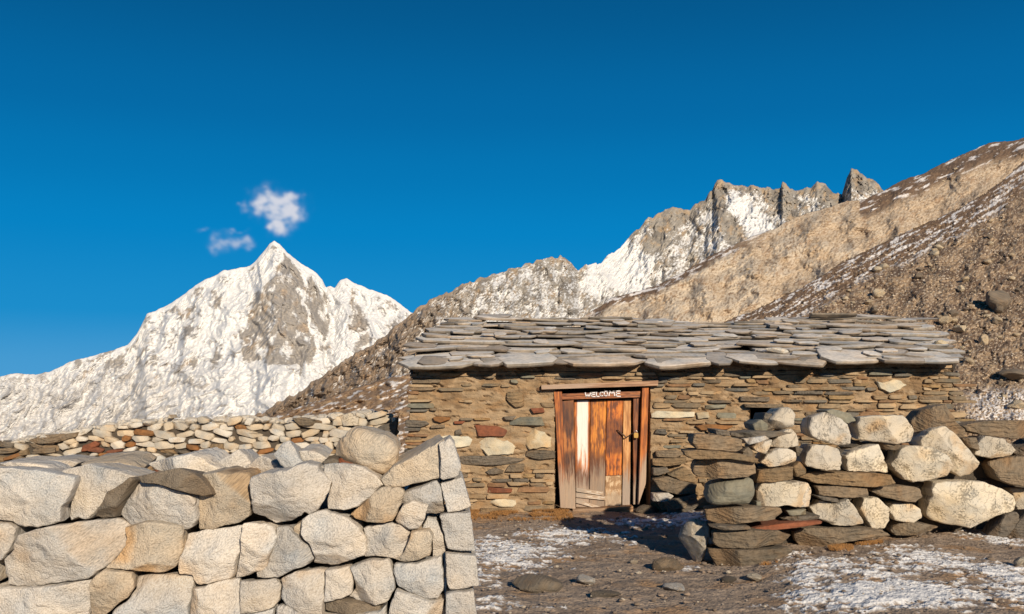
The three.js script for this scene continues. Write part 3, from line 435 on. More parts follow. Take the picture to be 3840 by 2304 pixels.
  put(s1([[1570, 385], [1650, 330], [1750, 265], [1800, 300], [1850, 390], [1800, 460], [1650, 450]]), 'w', { dz: .36, stain: .1 });
  put(s2([[30, 400], [70, 370], [150, 310], [210, 325], [330, 420], [300, 470], [100, 470]]), 'g', { dz: .26, facet: .3, stain: .1 });
  put(s2([[150, 440], [330, 405], [460, 370], [600, 400], [620, 480], [300, 520]]), 'g', { dz: .14, stain: .1 });
  put(s2([[880, 420], [1080, 440], [1200, 400], [1240, 480], [1000, 560], [900, 520]]), 'g', { dz: .22, stain: .1 });
  // courses below and beside the frame, and the far face
  const r = rng(41);
  for (let row = 0; row < 3; row++) { let px = -1400; const y0 = 2375 + row * 165; while (px < 1795) { const w = Math.min(200 + r() * 190, 1805 - px); if (w > 70) put([[px, y0], [px + w * .5, y0 - 8 + r() * 16], [px + w - 8, y0], [px + w - 6, y0 + 80], [px + w - 10, y0 + 156], [px + w * .5, y0 + 152 + r() * 12], [px + 4, y0 + 158], [px - 2, y0 + 80]], 'gwtg'[Math.floor(r() * 4)], { M: 28, K: 5 }); px += w; } }
  for (let row = 0; row < 4; row++) { let px = -1400; const y0 = 1760 + row * 155; while (px < -60) { const w = Math.min(190 + r() * 200, -45 - px); if (w > 60) put([[px, y0], [px + w * .5, y0 - 12 + r() * 24], [px + w - 8, y0], [px + w - 6, y0 + 75], [px + w - 10, y0 + 146], [px + w * .5, y0 + 142 + r() * 12], [px + 4, y0 + 148], [px - 2, y0 + 75]], 'gwtg'[Math.floor(r() * 4)], { M: 28, K: 5 }); px += w; } }
  // rubble heart of the wall
  const bits = []; const rr = rng(77);
  for (let i = 0; i < 330; i++) { const g = boulderGeo(i % 12 + 3, 1, .7, .5, .3), s = .10 + rr() * .12, x = lerp(-3.75, -.36, rr()), y = rr() * (1.02 + .02 * x) , z = -lerp(4.62, 5.02, rr()); g.scale(s, s, s); g.rotateY(rr() * 6); g.translate(x + 1.2, Math.max(.04, y), z + 4.4); bits.push(g); }
  const fill = part('rubble_fill', mergeGeometries(bits), GRANITE[2], wall); fill.userData.kind = 'stuff';
  const core = new THREE.BoxGeometry(3.25, 1.02, .34); core.setAttribute('color', new THREE.Float32BufferAttribute(new Float32Array(core.attributes.position.count * 3).fill(1), 3)); core.translate(-.83, .49, -.24); part('dark_core', core, CORE, wall);  // dark box added behind the stones so their gaps look shaded
}

// ------------------------------------------------------------------ the hut
const HZ = 12.25, hx = (px, Z = HZ) => (px - CX) / F * Z, hy = (py, Z = HZ) => EYE + (HY - py) / F * Z;
const hut = thing('stone_hut', new THREE.Vector3(2, 0, -14.2), 'low stone hut with slate slab roof and orange wooden door', 'hut');
const hutZero = hut.position.clone();
const leftEdge = (y) => lerp(-1.33, -1.21, clamp(y / 1.7)), rightEdge = (y) => lerp(5.30, 5.38, clamp(y / 1.7));
const doorBox = [hx(2082), hx(2440), -.2, hy(1452)], holeBox = [hx(2812), hx(2925), hy(1602), hy(1533)];
const inBox = (b, x, y, m = 0) => x > b[0] - m && x < b[1] + m && y > b[2] - m && y < b[3] + m;
const hutWall = (() => {                                          // mud-bedded wall with a doorway and a small square hole
  const pos = [], col = [], uv = [], idx = [], nx = 460, ny = 150, keep = [];
  const lx = (x) => x - hutZero.x;
  for (let j = 0; j <= ny; j++) for (let i = 0; i <= nx; i++) {
    const y = lerp(-.12, 1.84, j / ny), x = lerp(leftEdge(y), rightEdge(y), i / nx);
    const bed = fbm(x * 2.2, y * 11, 91, 4, .6), n = fbm(x * 7, y * 9, 92, 4);
    const ledge = fbm(x * 3.2 + .6 * fbm(x * 2, y * 4, 97, 2), y * 15, 98, 3, .6), crack = smooth(.20, .34, fbm(x * 5, y * 24, 99, 3, .6)); const z = -HZ - .018 + .018 * n + .020 * bed + .014 * smooth(-.12, .12, ledge) - .045 * crack;
    pos.push(lx(x), y, z - hutZero.z); uv.push(x / .9, y / .9);
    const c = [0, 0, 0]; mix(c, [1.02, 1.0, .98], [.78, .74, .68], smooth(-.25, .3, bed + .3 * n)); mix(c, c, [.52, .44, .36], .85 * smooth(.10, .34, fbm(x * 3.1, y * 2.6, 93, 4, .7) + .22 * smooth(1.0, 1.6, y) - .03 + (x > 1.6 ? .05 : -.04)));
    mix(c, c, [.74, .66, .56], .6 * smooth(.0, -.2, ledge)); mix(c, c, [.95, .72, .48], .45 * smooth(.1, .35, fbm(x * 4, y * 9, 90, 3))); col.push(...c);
  }
  const cut = (i, j) => { const y = lerp(-.12, 1.84, (j + .5) / ny), x = lerp(leftEdge(y), rightEdge(y), (i + .5) / nx); return inBox(doorBox, x, y) || inBox(holeBox, x, y); };
  const quad = (a, b, c, d) => { const k = pos.length / 3; for (const p of [a, b, c, d]) { pos.push(lx(p[0]), p[1], -p[2] - hutZero.z); uv.push((p[0] + p[2]) / .9, p[1] / .9); col.push(.85, .8, .75); } idx.push(k, k + 1, k + 2, k, k + 2, k + 3); };
  for (let j = 0; j < ny; j++) for (let i = 0; i < nx; i++) { if (cut(i, j)) continue; const a = j * (nx + 1) + i; idx.push(a, a + 1, a + nx + 1, a + 1, a + nx + 2, a + nx + 1); }
  for (const b of [doorBox, holeBox]) { const [x0, x1, y0, y1] = [b[0] + .004, b[1] - .004, b[2], b[3] - .004], z0 = HZ - .01, z1 = HZ + .42; quad([x0, y0, z0], [x0, y1, z0], [x0, y1, z1], [x0, y0, z1]); quad([x1, y0, z0], [x1, y0, z1], [x1, y1, z1], [x1, y1, z0]); quad([x0, y1, z0], [x1, y1, z0], [x1, y1, z1], [x0, y1, z1]); quad([x0, y0, z0], [x0, y0, z1], [x1, y0, z1], [x1, y0, z0]); }
  // side walls and back wall
  const ZB = 16.6, side = (xa, xb) => { const n = 40, m = 14, k = pos.length / 3; for (let j = 0; j <= m; j++) for (let i = 0; i <= n; i++) { const y = lerp(-.4, 1.84 + .62 * (1 - Math.abs(i / n - .5) * 2), j / m), Z = lerp(HZ, ZB, i / n), x = (typeof xa === 'function' ? xa(y) : xa) + .025 * fbm(Z * 3, y * 8, 95, 3); pos.push(lx(x), y, -Z - hutZero.z); uv.push(Z / .9, y / .9); const q = 1 + .25 * fbm(Z * 3, y * 8, 96, 3); col.push(q, q * .97, q * .94); } for (let j = 0; j < m; j++) for (let i = 0; i < n; i++) { const a = k + j * (n + 1) + i; idx.push(a, a + 1, a + n + 1, a + 1, a + n + 2, a + n + 1); } };
  side(leftEdge); side(rightEdge);
  quad([-1.3, -.4, ZB], [5.34, -.4, ZB], [5.34, 1.84, ZB], [-1.3, 1.84, ZB]);
  quad([-.9, -.4, HZ + .42], [doorBox[0], -.4, HZ + .42], [doorBox[0], 1.9, HZ + .42], [-.9, 1.9, HZ + .42]);
  quad([doorBox[1], -.4, HZ + .42], [holeBox[0], -.4, HZ + .42], [holeBox[0], 1.9, HZ + .42], [doorBox[1], 1.9, HZ + .42]);
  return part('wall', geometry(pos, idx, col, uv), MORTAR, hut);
})();
{
  const q1 = (p) => p.map(([x, y]) => [1480 + x * .3907, 1380 + y * .3907]), q2 = (p) => p.map(([x, y]) => [2160 + x * .3369, 1150 + y * .3369]), q3 = (p) => p.map(([x, y]) => [2880 + x * .388, 1150 + y * .388]), q4 = (p) => p.map(([x, y]) => [2450 + x * .4851, 1480 + y * .4851]);
  const boxes = [];
  const set = (pts, mat, o = {}) => { const xs = pts.map((p) => hx(p[0])), ys = pts.map((p) => hy(p[1])); boxes.push([Math.min(...xs), Math.max(...xs), Math.min(...ys), Math.max(...ys)]); wallStone(hutWall, pts, HZ - .045 + (o.dz ?? 0), mat, { depth: .16, M: 22, K: 4, edge: .012, facet: .12, stain: .4, grain: .003, taper: .95, crease: .6, ...o }); };
  set(q1([[345, 720], [380, 670], [520, 650], [690, 660], [750, 690], [730, 750], [640, 770], [520, 765]]), CREAM[0], { stain: .8, rough: .12 });
  set(q1([[790, 700], [860, 670], [960, 670], [1040, 710], [1100, 690], [1160, 770], [1130, 830], [1040, 835], [940, 845], [890, 850], [850, 800], [800, 760]]), CREAM[0], { stain: .2, rough: .14 });
  set(q1([[1230, 660], [1340, 590], [1430, 620], [1510, 680], [1510, 770], [1400, 770], [1290, 790], [1250, 720]]), CREAM[1], { stain: .5, rough: .14, facet: .3 });
  set(q1([[770, 550], [980, 560], [1080, 600], [1060, 660], [800, 660]]), RUST[0], {});
  set(q1([[365, 480], [400, 467], [530, 475], [530, 500], [440, 530], [380, 510]]), RUST[1], {});
  set(q1([[570, 515], [680, 510], [650, 540], [570, 540]]), RUST[0], {});
  set(q1([[1110, 520], [1200, 475], [1510, 470], [1520, 560], [1110, 550]]), GREEN, {});
  set(q1([[1040, 470], [1170, 460], [1130, 510], [1060, 500]]), SLATE[2]);
  set(q1([[100, 500], [300, 510], [330, 540], [260, 570], [100, 570]]), SLATE[2]);
  set(q1([[100, 575], [250, 580], [240, 605], [90, 612]]), SLATE[2]);
  set(q1([[340, 560], [480, 545], [480, 575], [340, 585]]), SLATE[0]);
  set(q1([[600, 850], [1000, 845], [1250, 880], [1190, 920], [960, 940], [620, 930]]), SLATE[2]);
  set(q1([[1100, 935], [1250, 920], [1240, 1000], [1050, 1005]]), SLATE[1]);
  set(q1([[870, 1000], [960, 960], [1050, 990], [1040, 1020], [900, 1025]]), SLATE[2]);
  set(q1([[580, 600], [630, 590], [645, 640], [580, 645]]), SLATE[2]);
  set(q1([[900, 1150], [1130, 1165], [1120, 1200], [880, 1205]]), RUST[0]);
  set(q1([[900, 1300], [960, 1265], [1060, 1260], [1175, 1280], [1150, 1340], [1000, 1335]]), CREAM[0], { rough: .1 });
  set(q1([[1080, 230], [1240, 235], [1245, 370], [1160, 385], [1070, 310]]), SLATE[3], { facet: .2 });
  set(q1([[1300, 390], [1430, 385], [1440, 430], [1330, 440]]), RUST[0]);
  set(q1([[1270, 800], [1420, 790], [1540, 800], [1540, 870], [1380, 885], [1250, 850]]), SLATE[1]);
  set(q1([[820, 1350], [1130, 1360], [1130, 1395], [830, 1400]]), SLATE[3]);
  set(q2([[840, 1200], [900, 1160], [1100, 1170], [1330, 1175], [1325, 1230], [1100, 1245], [850, 1240]]), CREAM[0]);
  set(q2([[1340, 1180], [1480, 1175], [1490, 1240], [1360, 1255]]), CREAM[1]);
  set(q2([[1330, 1330], [1500, 1310], [1760, 1330], [1700, 1370], [1400, 1380]]), RUST[1]);
  set(q2([[1450, 1100], [1680, 1090], [1670, 1130], [1450, 1145]]), GREEN);
  set(q2([[1840, 1000], [2170, 1010], [2160, 1060], [1840, 1055]]), SLATE[2]);
  set(q2([[900, 1370], [1000, 1365], [1020, 1430], [870, 1420]]), SLATE[2]);
  set(q2([[1870, 1085], [2320, 1090], [2320, 1130], [1900, 1125]]), SLATE[1], { dz: -.05 });
  set(q3([[1050, 720], [1080, 740], [1180, 720], [1220, 695], [1290, 720], [1340, 760], [1290, 800], [1190, 835], [1100, 800]]), CREAM[0], { rough: .12 });
  // the tumbled stones at the foot of the wall, right of the door
  for (const [p, m, dz] of [[[[0, 660], [120, 640], [260, 680], [345, 700], [330, 770], [200, 780], [60, 740]], SLATE[0], -.2], [[[110, 620], [250, 560], [330, 640], [345, 690], [220, 670]], SLATE[3], -.14], [[[0, 770], [120, 760], [165, 790], [100, 835], [0, 830]], GRANITE[0], -.2], [[[0, 500], [260, 490], [255, 535], [100, 560], [0, 550]], SLATE[3], -.1], [[[40, 850], [200, 800], [280, 800], [260, 880], [80, 905]], SLATE[1], -.24], [[[0, 570], [110, 565], [130, 600], [40, 630], [0, 625]], SLATE[2], -.12], [[[100, 830], [330, 770], [360, 860], [300, 910], [120, 920]], SLATE[2], -.2], [[[20, 440], [180, 430], [250, 460], [180, 490], [30, 485]], SLATE[0], -.06]]) set(q4(p), m, { dz, depth: .3, M: 26, K: 6, facet: .2 });
  // the courses
  const r = rng(2024), list = [], FREE = (x, y, w, h) => !boxes.some((b) => x + w / 2 > b[0] + .01 && x - w / 2 < b[1] - .01 && y + h / 2 > b[2] + .008 && y - h / 2 < b[3] - .008);
  let y = 0;
  while (y < 1.70) {
    const h = .032 + r() * r() * .085; let x = leftEdge(y) - .02 - r() * .05;
    while (x < rightEdge(y) + .03) {
      const w = Math.min(.09 + r() * .36, .12 + h * 5), cx = x + w / 2, cyy = y + h / 2 + (r() - .5) * .02;
      const plaster = smooth(.75, 1.05, cyy) * smooth(.75, .4, cx) * .66 + (cx > .5 ? .10 + .16 * smooth(1.0, 1.3, cyy) : .04), edgeStone = x < leftEdge(y) + .05 || x + w > rightEdge(y) - .1;
      if (!inBox(doorBox, cx, cyy, .02) && !(cx + w / 2 > doorBox[0] + .01 && cx - w / 2 < doorBox[1] - .01 && cyy < doorBox[3] + .1) && !inBox([holeBox[0] - w / 2, holeBox[1] + w / 2, holeBox[2] - h / 2, holeBox[3] + h / 2], cx, cyy) && FREE(cx, cyy, w, h) && (edgeStone || r() > plaster)) list.push([cx, cyy, w * .96, h * .93, r(), r()]);
      else r(); x += w;
    }
    y += h;
  }
  list.sort((a, b) => b[2] * b[3] - a[2] * a[3]);
  const variants = [...COURSES, ...COURSES, ...COURSES, COURSES[5], COURSES[5], COURSES[0], GREEN, SLATE[0], SLATE[1], SLATE[2]], rest = new Map();
  list.forEach(([cx, cyy, w, h, a, b], n) => {
    const g = polyStone(slabOutline(r, w, h, 7), { depth: .14, M: 14, K: 3, edge: .012, facet: .10, rough: .06, seed: 4000 + n, stain: .5, taper: .96, grain: .003, crease: .7 }), mat = variants[Math.floor(a * variants.length)];
    const z = -HZ + .012 + b * .038;
    if (n < 225) { const m = part('stone', g, mat, hutWall); m.position.set(cx - hutZero.x, cyy, z - hutZero.z); }
    else { g.translate(cx - hutZero.x, cyy, z - hutZero.z); if (!rest.has(mat)) rest.set(mat, []); rest.get(mat).push(g); }
  });
  for (const [mat, gs] of rest) { const m = part('small_stones', mergeGeometries(gs), mat, hutWall); m.userData.kind = 'stuff'; }
}

// roof
const roofLeft = curve([[0, hx(1490, 12)], [.25, hx(1530, 12.5)], [.55, hx(1590, 13.2)], [1, hx(1690, 14.4)]]), roofRight = curve([[0, hx(3570, 12)], [.3, hx(3600, 12.7)], [.6, hx(3540, 13.4)], [1, hx(3395, 14.4)]]);
const RS = Math.atan2(.74, 2.50), roofAt = (x, v) => { const sag = -.085 * Math.exp(-(((x - hx(2680, 14.4)) / .85) ** 2)) * v + .03 * Math.exp(-(((x - hx(3150, 14.4)) / .5) ** 2)) * v - .012 * v * smooth(0, -1, x); return [1.735 + .74 * v + sag + .05 * smooth(1.5, 5, x) * (1 - v), 11.90 + 2.50 * v]; };
const roof = (() => {                                             // bed of poles, turf and stone below the slabs
  const pos = [], idx = [], col = [], uv = [], n = 60, m = 12, X = hutZero.x;
  for (let side = 0; side < 2; side++) for (let layer = 0; layer < 2; layer++) {
    const k = pos.length / 3;
    for (let j = 0; j <= m; j++) for (let i = 0; i <= n; i++) { const v = lerp(side ? -.0 : .135, 1, j / m), x = lerp(Math.max(roofLeft(v) + .06, -1.25), roofRight(v) - .06, i / n), [y, Z] = roofAt(x, v); pos.push(x - X, y - .13 - layer * .05, -(side ? 28.8 - Z : Z) - hutZero.z); uv.push(x, v * 2.5); col.push(1, 1, 1); }
    for (let j = 0; j < m; j++) for (let i = 0; i < n; i++) { const a = k + j * (n + 1) + i; idx.push(a, a + 1, a + n + 1, a + 1, a + n + 2, a + n + 1); }
  }
  return part('roof', geometry(pos, idx, col, uv), CORE, hut);
})();
function slateGeo(outline, thick, seed) {                         // a flat slab lying in x and z with ragged edges, y up
  const r = rng(seed), ns = seed * 1.37;
  const q = []; for (let i = 0; i < outline.length; i++) { const a = outline[i], b = outline[(i + 1) % outline.length]; q.push([lerp(a[0], b[0], .04), lerp(a[1], b[1], .04)], [lerp(a[0], b[0], .96), lerp(a[1], b[1], .96)]); }
  const rim = rimOf(q, 18), M = rim.length; rim.forEach((v, i) => { const w = 1 + .03 * noise3(i * 1.3, ns, 2); v[0] *= w; v[1] *= w; });
  const pos = [], idx = [], col = [], uv = [], ou = r() * 5, ov = r() * 5, tone = .74 + r() * .44, turn = (r() - .5) * 1.2, ct = Math.cos(turn), st = Math.sin(turn), warm = r() * .06;
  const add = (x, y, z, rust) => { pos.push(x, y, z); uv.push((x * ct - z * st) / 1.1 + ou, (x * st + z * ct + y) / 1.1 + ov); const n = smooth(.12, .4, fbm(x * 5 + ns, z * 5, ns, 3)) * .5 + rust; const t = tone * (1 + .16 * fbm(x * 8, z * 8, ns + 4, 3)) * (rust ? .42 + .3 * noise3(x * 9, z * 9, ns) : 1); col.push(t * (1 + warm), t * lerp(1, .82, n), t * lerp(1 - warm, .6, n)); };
  const top = (x, z) => .006 * fbm(x * 6, z * 6, ns, 3) + .010 * noise3(x * 2.2 + ns, z * 2.2, 5);
  add(0, top(0, 0), 0, 0); for (const k of [.55, .965]) for (const [x, z] of rim) add(x * k, top(x * k, z * k) - (k > .9 ? .001 : 0), z * k, 0);
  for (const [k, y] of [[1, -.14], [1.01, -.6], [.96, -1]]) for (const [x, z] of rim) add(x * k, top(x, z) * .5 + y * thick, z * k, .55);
  add(0, -thick, 0, 0);
  for (let i = 0; i < M; i++) idx.push(0, 1 + (i + 1) % M, 1 + i);
  for (let k = 0; k < 4; k++) for (let i = 0; i < M; i++) { const a = 1 + k * M + i, b = 1 + k * M + (i + 1) % M; idx.push(a, b, a + M, b, b + M, a + M); }
  for (let i = 0; i < M; i++) idx.push(1 + 4 * M + i, 1 + 4 * M + (i + 1) % M, 1 + 5 * M);
  return toCreasedNormals(geometry(pos, idx, col, uv), .55);
}
{
  const r = rng(555); let count = 0;
  const eave = [[1486, 1784], [1776, 1892], [1862, 2095], [2104, 2418], [2416, 2685], [2660, 2760], [2738, 2925], [2885, 3108], [3082, 3318], [3296, 3490], [3440, 3606]];
  const lay = (x0, x1, v, len, thick, lift, mat, raise = r() * .03) => {             // x0..x1 along the eave, v: its lower edge
    const w = x1 - x0, [y, Z] = roofAt((x0 + x1) / 2, v), o = [], cut = () => r() * .22;
    const a = cut() * w * .8, b = cut() * w * .8, L = len;
    const tipL = (r() - .35) * L * .5, tipR = (r() - .35) * L * .5, slant = (r() - .5) * .34;
    o.push([-w * .36 + a * .3, -L / 2], [w * .36 - b * .3, -L / 2], [w / 2, tipR - slant * L], [w * (.30 + r() * .12), L / 2 - (.02 + r() * .10) * L - slant * L], [w * (r() - .5) * .35, L / 2], [-w * (.30 + r() * .12), L / 2 - (.02 + r() * .10) * L + slant * L], [-w / 2, tipL + slant * L]);
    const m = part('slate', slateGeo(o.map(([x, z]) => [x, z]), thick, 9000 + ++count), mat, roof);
    const tilt = RS - lift + (r() - .5) * .05;
    m.rotation.set(tilt, (r() - .5) * .36, (r() - .5) * .09, 'YXZ');
    m.position.set((x0 + x1) / 2 - hutZero.x, y + thick * .55 + Math.sin(tilt) * L / 2 + .012 + raise, -(Z + Math.cos(tilt) * L / 2) - hutZero.z);
  };
  for (const [a, b] of eave) lay(hx(a, 12), hx(b, 12), -.004 + (r() - .5) * .015, .55 + r() * .1, .035 + r() * .018, .05, ROOFS[[0, 2, 0, 3][count % 4]]);
  for (const [a, b] of [[1560, 1700], [1800, 1900], [2060, 2180], [2460, 2560], [3000, 3120]]) lay(hx(a, 12), hx(b, 12), .03, .4, .025, .02, ROOFS[4]);
  let v = .075, row = 0;
  while (v < 1.0) {
    let x = roofLeft(v) + (r() - .5) * .1; const end = roofRight(v);
    while (x < end - .1) {
      const big = r() < .4 * (1 - v), w = Math.min((big ? .6 + r() * .6 : .2 + r() * .4) * lerp(1, .92, v), end - x + .06);
      const L = (big ? .5 : .36) + r() * .22, t = .022 + r() * .024;
      lay(x - .07 - r() * .08, x + w + .07 + r() * .08, v + (r() - .5) * .06, v > .9 ? .34 : L, t, .09 + .05 * v + r() * .09, ROOFS[Math.floor(r() * r() * 5)]);
      x += w;
    }
    v += .088 + r() * .02; row++;
  }
  // ridge slabs
  let x = roofLeft(1) - .1; while (x < roofRight(1)) { const w = .3 + r() * .5; lay(x, x + w + .05, .95 + r() * .03, .4, .02, RS * (.3 + r() * .4), ROOFS[Math.floor(r() * 3)]); x += w; }
  for (let k = 0; k < 46; k++) { const v = .06 + r() * .88, x = lerp(roofLeft(v) + .1, roofRight(v) - .4, r()), w = .16 + r() * .26; lay(x, x + w, v, .16 + r() * .16, .014 + r() * .012, .04 + r() * .12, ROOFS[r() < .6 ? 1 : 0], .035 + r() * .02); }
  // the far side of the roof, one sheet of slabs for each of a few rows
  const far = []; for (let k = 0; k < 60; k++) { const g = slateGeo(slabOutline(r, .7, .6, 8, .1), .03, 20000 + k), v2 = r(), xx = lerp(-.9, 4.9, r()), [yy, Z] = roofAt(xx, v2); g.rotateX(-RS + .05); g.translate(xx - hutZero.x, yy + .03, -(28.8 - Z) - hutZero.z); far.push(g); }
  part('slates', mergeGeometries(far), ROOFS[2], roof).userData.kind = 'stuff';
}

// door: planks, frame, lettering, hasp and padlock
function woodMaterial(seed, { base = [.50, .17, .035], dark = [.085, .026, .009], grey = [.46, .345, .25], greyTo = .22, greyAmount = 1, darkAmount = .6, burn = [], pale = null }) {
  const W = 96, H = 512, z = seed * 3.3, hgt = new Float32Array(W * H);
  const map = texture(W, H, (u, v, i, j) => {                     // v: 0 at the foot, 1 at the head
    const warp = .10 * fbm(u * 2, v * 5, z + 2, 2), g = fbm((u + warp) * 7, v * 3.2, z, 4, .65), fine = fbm((u + warp) * 30, v * 9, z + 7, 3, .6), blot = fbm(u * 2.2, v * 6, z + 11, 4, .55);
    const c = [0, 0, 0]; mix(c, base, dark, clamp(darkAmount * smooth(-.14, .20, g * .8 + blot * .8 + fine * .35)));
    const hot = smooth(.02, .26, -g - blot * .5); mix(c, c, [base[0] * 1.35, base[1] * 1.7, base[2] * 2.2], hot * .85);
    for (const [b0, b1, k] of burn) mix(c, c, dark, k * smooth(b0 - .06, b0 + .02, v + g * .09 + fine * .04) * smooth(b1 + .06, b1 - .02, v + g * .09));
    if (pale) mix(c, c, pale[2], smooth(pale[0] - .12, pale[0] + .14, v + g * .34 + fine * .12) * smooth(pale[3], pale[3] + .08, u + warp * .5 + g * .05) * smooth(pale[4] + .08, pale[4], u + g * .05) * pale[1]);
    mix(c, c, grey, greyAmount * .9 * smooth(greyTo + .14, greyTo - .08, v + g * .26 + fine * .14)); const w = 1 + fine * .22; if (fine < -.42) { c[0] *= .55; c[1] *= .55; c[2] *= .55; }
    hgt[j * W + i] = .5 + fine * .5 + g * .2; return [Math.pow(clamp(c[0] * w), 1 / 2.2), Math.pow(clamp(c[1] * w), 1 / 2.2), Math.pow(clamp(c[2] * w), 1 / 2.2)];
  }, true);
  const bump = texture(W, H, (u, v, i, j) => { const q = hgt[j * W + i]; return [q, q, q]; }, false);
  return new THREE.MeshStandardMaterial({ color: new THREE.Color().setScalar(.86), map, bumpMap: bump, bumpScale: .003, roughness: .62 });
}
// A board whose front face has four given corners in the photograph (top left, top right, bottom right, bottom left).
function board(parent, name, q, Z, thick, mat, along = 'v', dz1 = 0) {
  const [tl, tr, br, bl] = q, N = 14, pos = [], uv = [], idx = [], o = parent.getWorldPosition(new THREE.Vector3()), e = .006;
  const P = (u, v, z) => { const x = lerp(lerp(bl[0], br[0], u), lerp(tl[0], tr[0], u), v), y = lerp(lerp(bl[1], br[1], u), lerp(tl[1], tr[1], u), v), p = at(x, y, Z + z * 0); return [p.x - o.x, p.y - o.y, -Z - z - o.z]; };
  const prof = [[0, thick], [0, e], [.03, 0], [.97, 0], [1, e], [1, thick]];
  for (let j = 0; j <= N; j++) for (const [u, z] of prof) { const v = j / N, wob = .004 * noise3(v * 6, u * 3, Z * 9 + tl[0]); const p = P(u, v, z + dz1 * (1 - v)); pos.push(p[0] + wob, p[1], p[2] + wob * .6); if (along === 'v') uv.push(u * .9 + .05 + (z > e ? .05 : 0), v); else uv.push(v * .9 + .05, u); }
  const n = prof.length; for (let j = 0; j < N; j++) for (let i = 0; i < n - 1; i++) { const a = j * n + i; idx.push(a, a + 1, a + n, a + 1, a + n + 1, a + n); }
  for (const [j, s] of [[0, 1], [N, -1]]) { const k = j * n; for (let i = 1; i < n - 1; i++) s > 0 ? idx.push(k, k + i + 1, k + i) : idx.push(k, k + i, k + i + 1); }
  for (let j = 0; j < N; j++) { const a = j * n, b = a + n - 1; idx.push(a, a + n, b, b, a + n, b + n); }
  const g = toCreasedNormals(geometry(pos, idx, null, uv), .5);
  return part(name, g, mat, parent);
}
{
  const c6 = (p) => p.map(([x, y]) => [1980 + x * .3908, 1380 + y * .3908]);
  const Zd = 12.36, Zj = 12.24;
  const door = new THREE.Group(); door.name = 'door'; hut.add(door); door.position.set(hx(2290) - hutZero.x, 0, -Zd - hutZero.z);
  const frame = new THREE.Group(); frame.name = 'door_frame'; hut.add(frame); frame.position.set(hx(2270) - hutZero.x, 0, -Zj - hutZero.z);
  const O = [.58, .155, .018], O2 = [.48, .125, .016], B = [.26, .075, .018], GR = [.46, .345, .245];
  board(frame, 'jamb', c6([[250, 222], [325, 222], [366, 1348], [310, 1342]]), Zj, .14, woodMaterial(1, { base: O2, darkAmount: .7, greyTo: .26, grey: GR }));
  board(frame, 'side_plank', c6([[322, 322], [440, 312], [458, 1356], [357, 1344]]), Zj + .03, .04, woodMaterial(2, { base: [.40, .12, .02], dark: [.07, .022, .010], darkAmount: .9, burn: [[.32, .5, .7], [.7, .98, .7]], greyTo: .28, grey: GR }));
  board(frame, 'jamb', c6([[1098, 190], [1162, 186], [1132, 1110], [1060, 1318]]), Zj - .03, .16, woodMaterial(3, { base: O, darkAmount: .55, greyTo: .27, grey: [.52, .39, .28] }));
  board(frame, 'jamb', c6([[1012, 292], [1078, 286], [1034, 1312], [1012, 1312]]), Zj + .06, .06, woodMaterial(4, { base: B, darkAmount: .8, greyTo: .18, grey: GR }));
  const head = board(frame, 'header', c6([[310, 250], [1085, 224], [1076, 284], [312, 306]]), Zj + .02, .05, woodMaterial(5, { base: [.36, .11, .028], darkAmount: .8, greyTo: -1 }), 'u');
  board(frame, 'lintel', c6([[128, 166], [1250, 122], [1250, 172], [130, 208]]), Zj - .09, .2, woodMaterial(6, { base: [.42, .21, .10], dark: [.20, .12, .08], darkAmount: .5, greyTo: .40, grey: [.56, .42, .31], greyAmount: .7 }), 'u');
  board(door, 'plank', c6([[440, 318], [596, 313], [584, 1335], [460, 1335]]), Zd, .035, woodMaterial(11, { base: O, dark: [.10, .035, .015], darkAmount: .5, pale: [.40, .96, [.98, .90, .80], .18, .80], greyTo: .2, burn: [[.19, .32, .85]], grey: [.42, .33, .25] }));
  board(door, 'plank', c6([[600, 315], [752, 311], [738, 1335], [588, 1335]]), Zd + .006, .035, woodMaterial(12, { base: [.62, .19, .015], dark: [.11, .03, .008], darkAmount: .8, burn: [[.30, .46, .75]], greyTo: .32, grey: [.33, .25, .18] }));
  board(door, 'plank', c6([[756, 310], [912, 308], [900, 1030], [742, 1036]]), Zd - .004, .035, woodMaterial(13, { base: [.60, .15, .010], dark: [.10, .022, .006], darkAmount: .85, burn: [[.30, .72, .7]], greyTo: -1 }));
  board(door, 'plank', c6([[742, 1040], [900, 1034], [896, 1326], [738, 1326]]), Zd - .008, .03, woodMaterial(14, { base: [.56, .33, .16], dark: [.26, .13, .05], darkAmount: .6, greyTo: .4, grey: [.48, .37, .26], greyAmount: .8 }));
  board(door, 'plank', c6([[916, 308], [990, 305], [980, 1330], [904, 1328]]), Zd + .004, .035, woodMaterial(15, { base: [.62, .27, .08], dark: [.22, .08, .025], darkAmount: .5, greyTo: .28, grey: [.40, .33, .27] }));
  const rep = woodMaterial(16, { base: [.58, .42, .28], dark: [.34, .23, .15], darkAmount: .5, greyTo: .3, grey: [.45, .36, .28] });
  board(door, 'batten', c6([[460, 1150], [722, 1190], [722, 1228], [460, 1188]]), Zd - .03, .022, rep, 'u'); board(door, 'batten', c6([[458, 1198], [742, 1236], [742, 1272], [458, 1242]]), Zd - .028, .022, rep, 'u'); board(door, 'batten', c6([[458, 1255], [735, 1345], [640, 1345], [458, 1296]]), Zd - .03, .022, rep, 'u');
  board(frame, 'threshold', c6([[430, 1362], [1010, 1330], [1010, 1380], [430, 1408]]), Zj - .05, .3, woodMaterial(17, { base: [.40, .20, .08], darkAmount: .5, greyTo: .5, grey: [.34, .24, .16], greyAmount: .7 }), 'u');
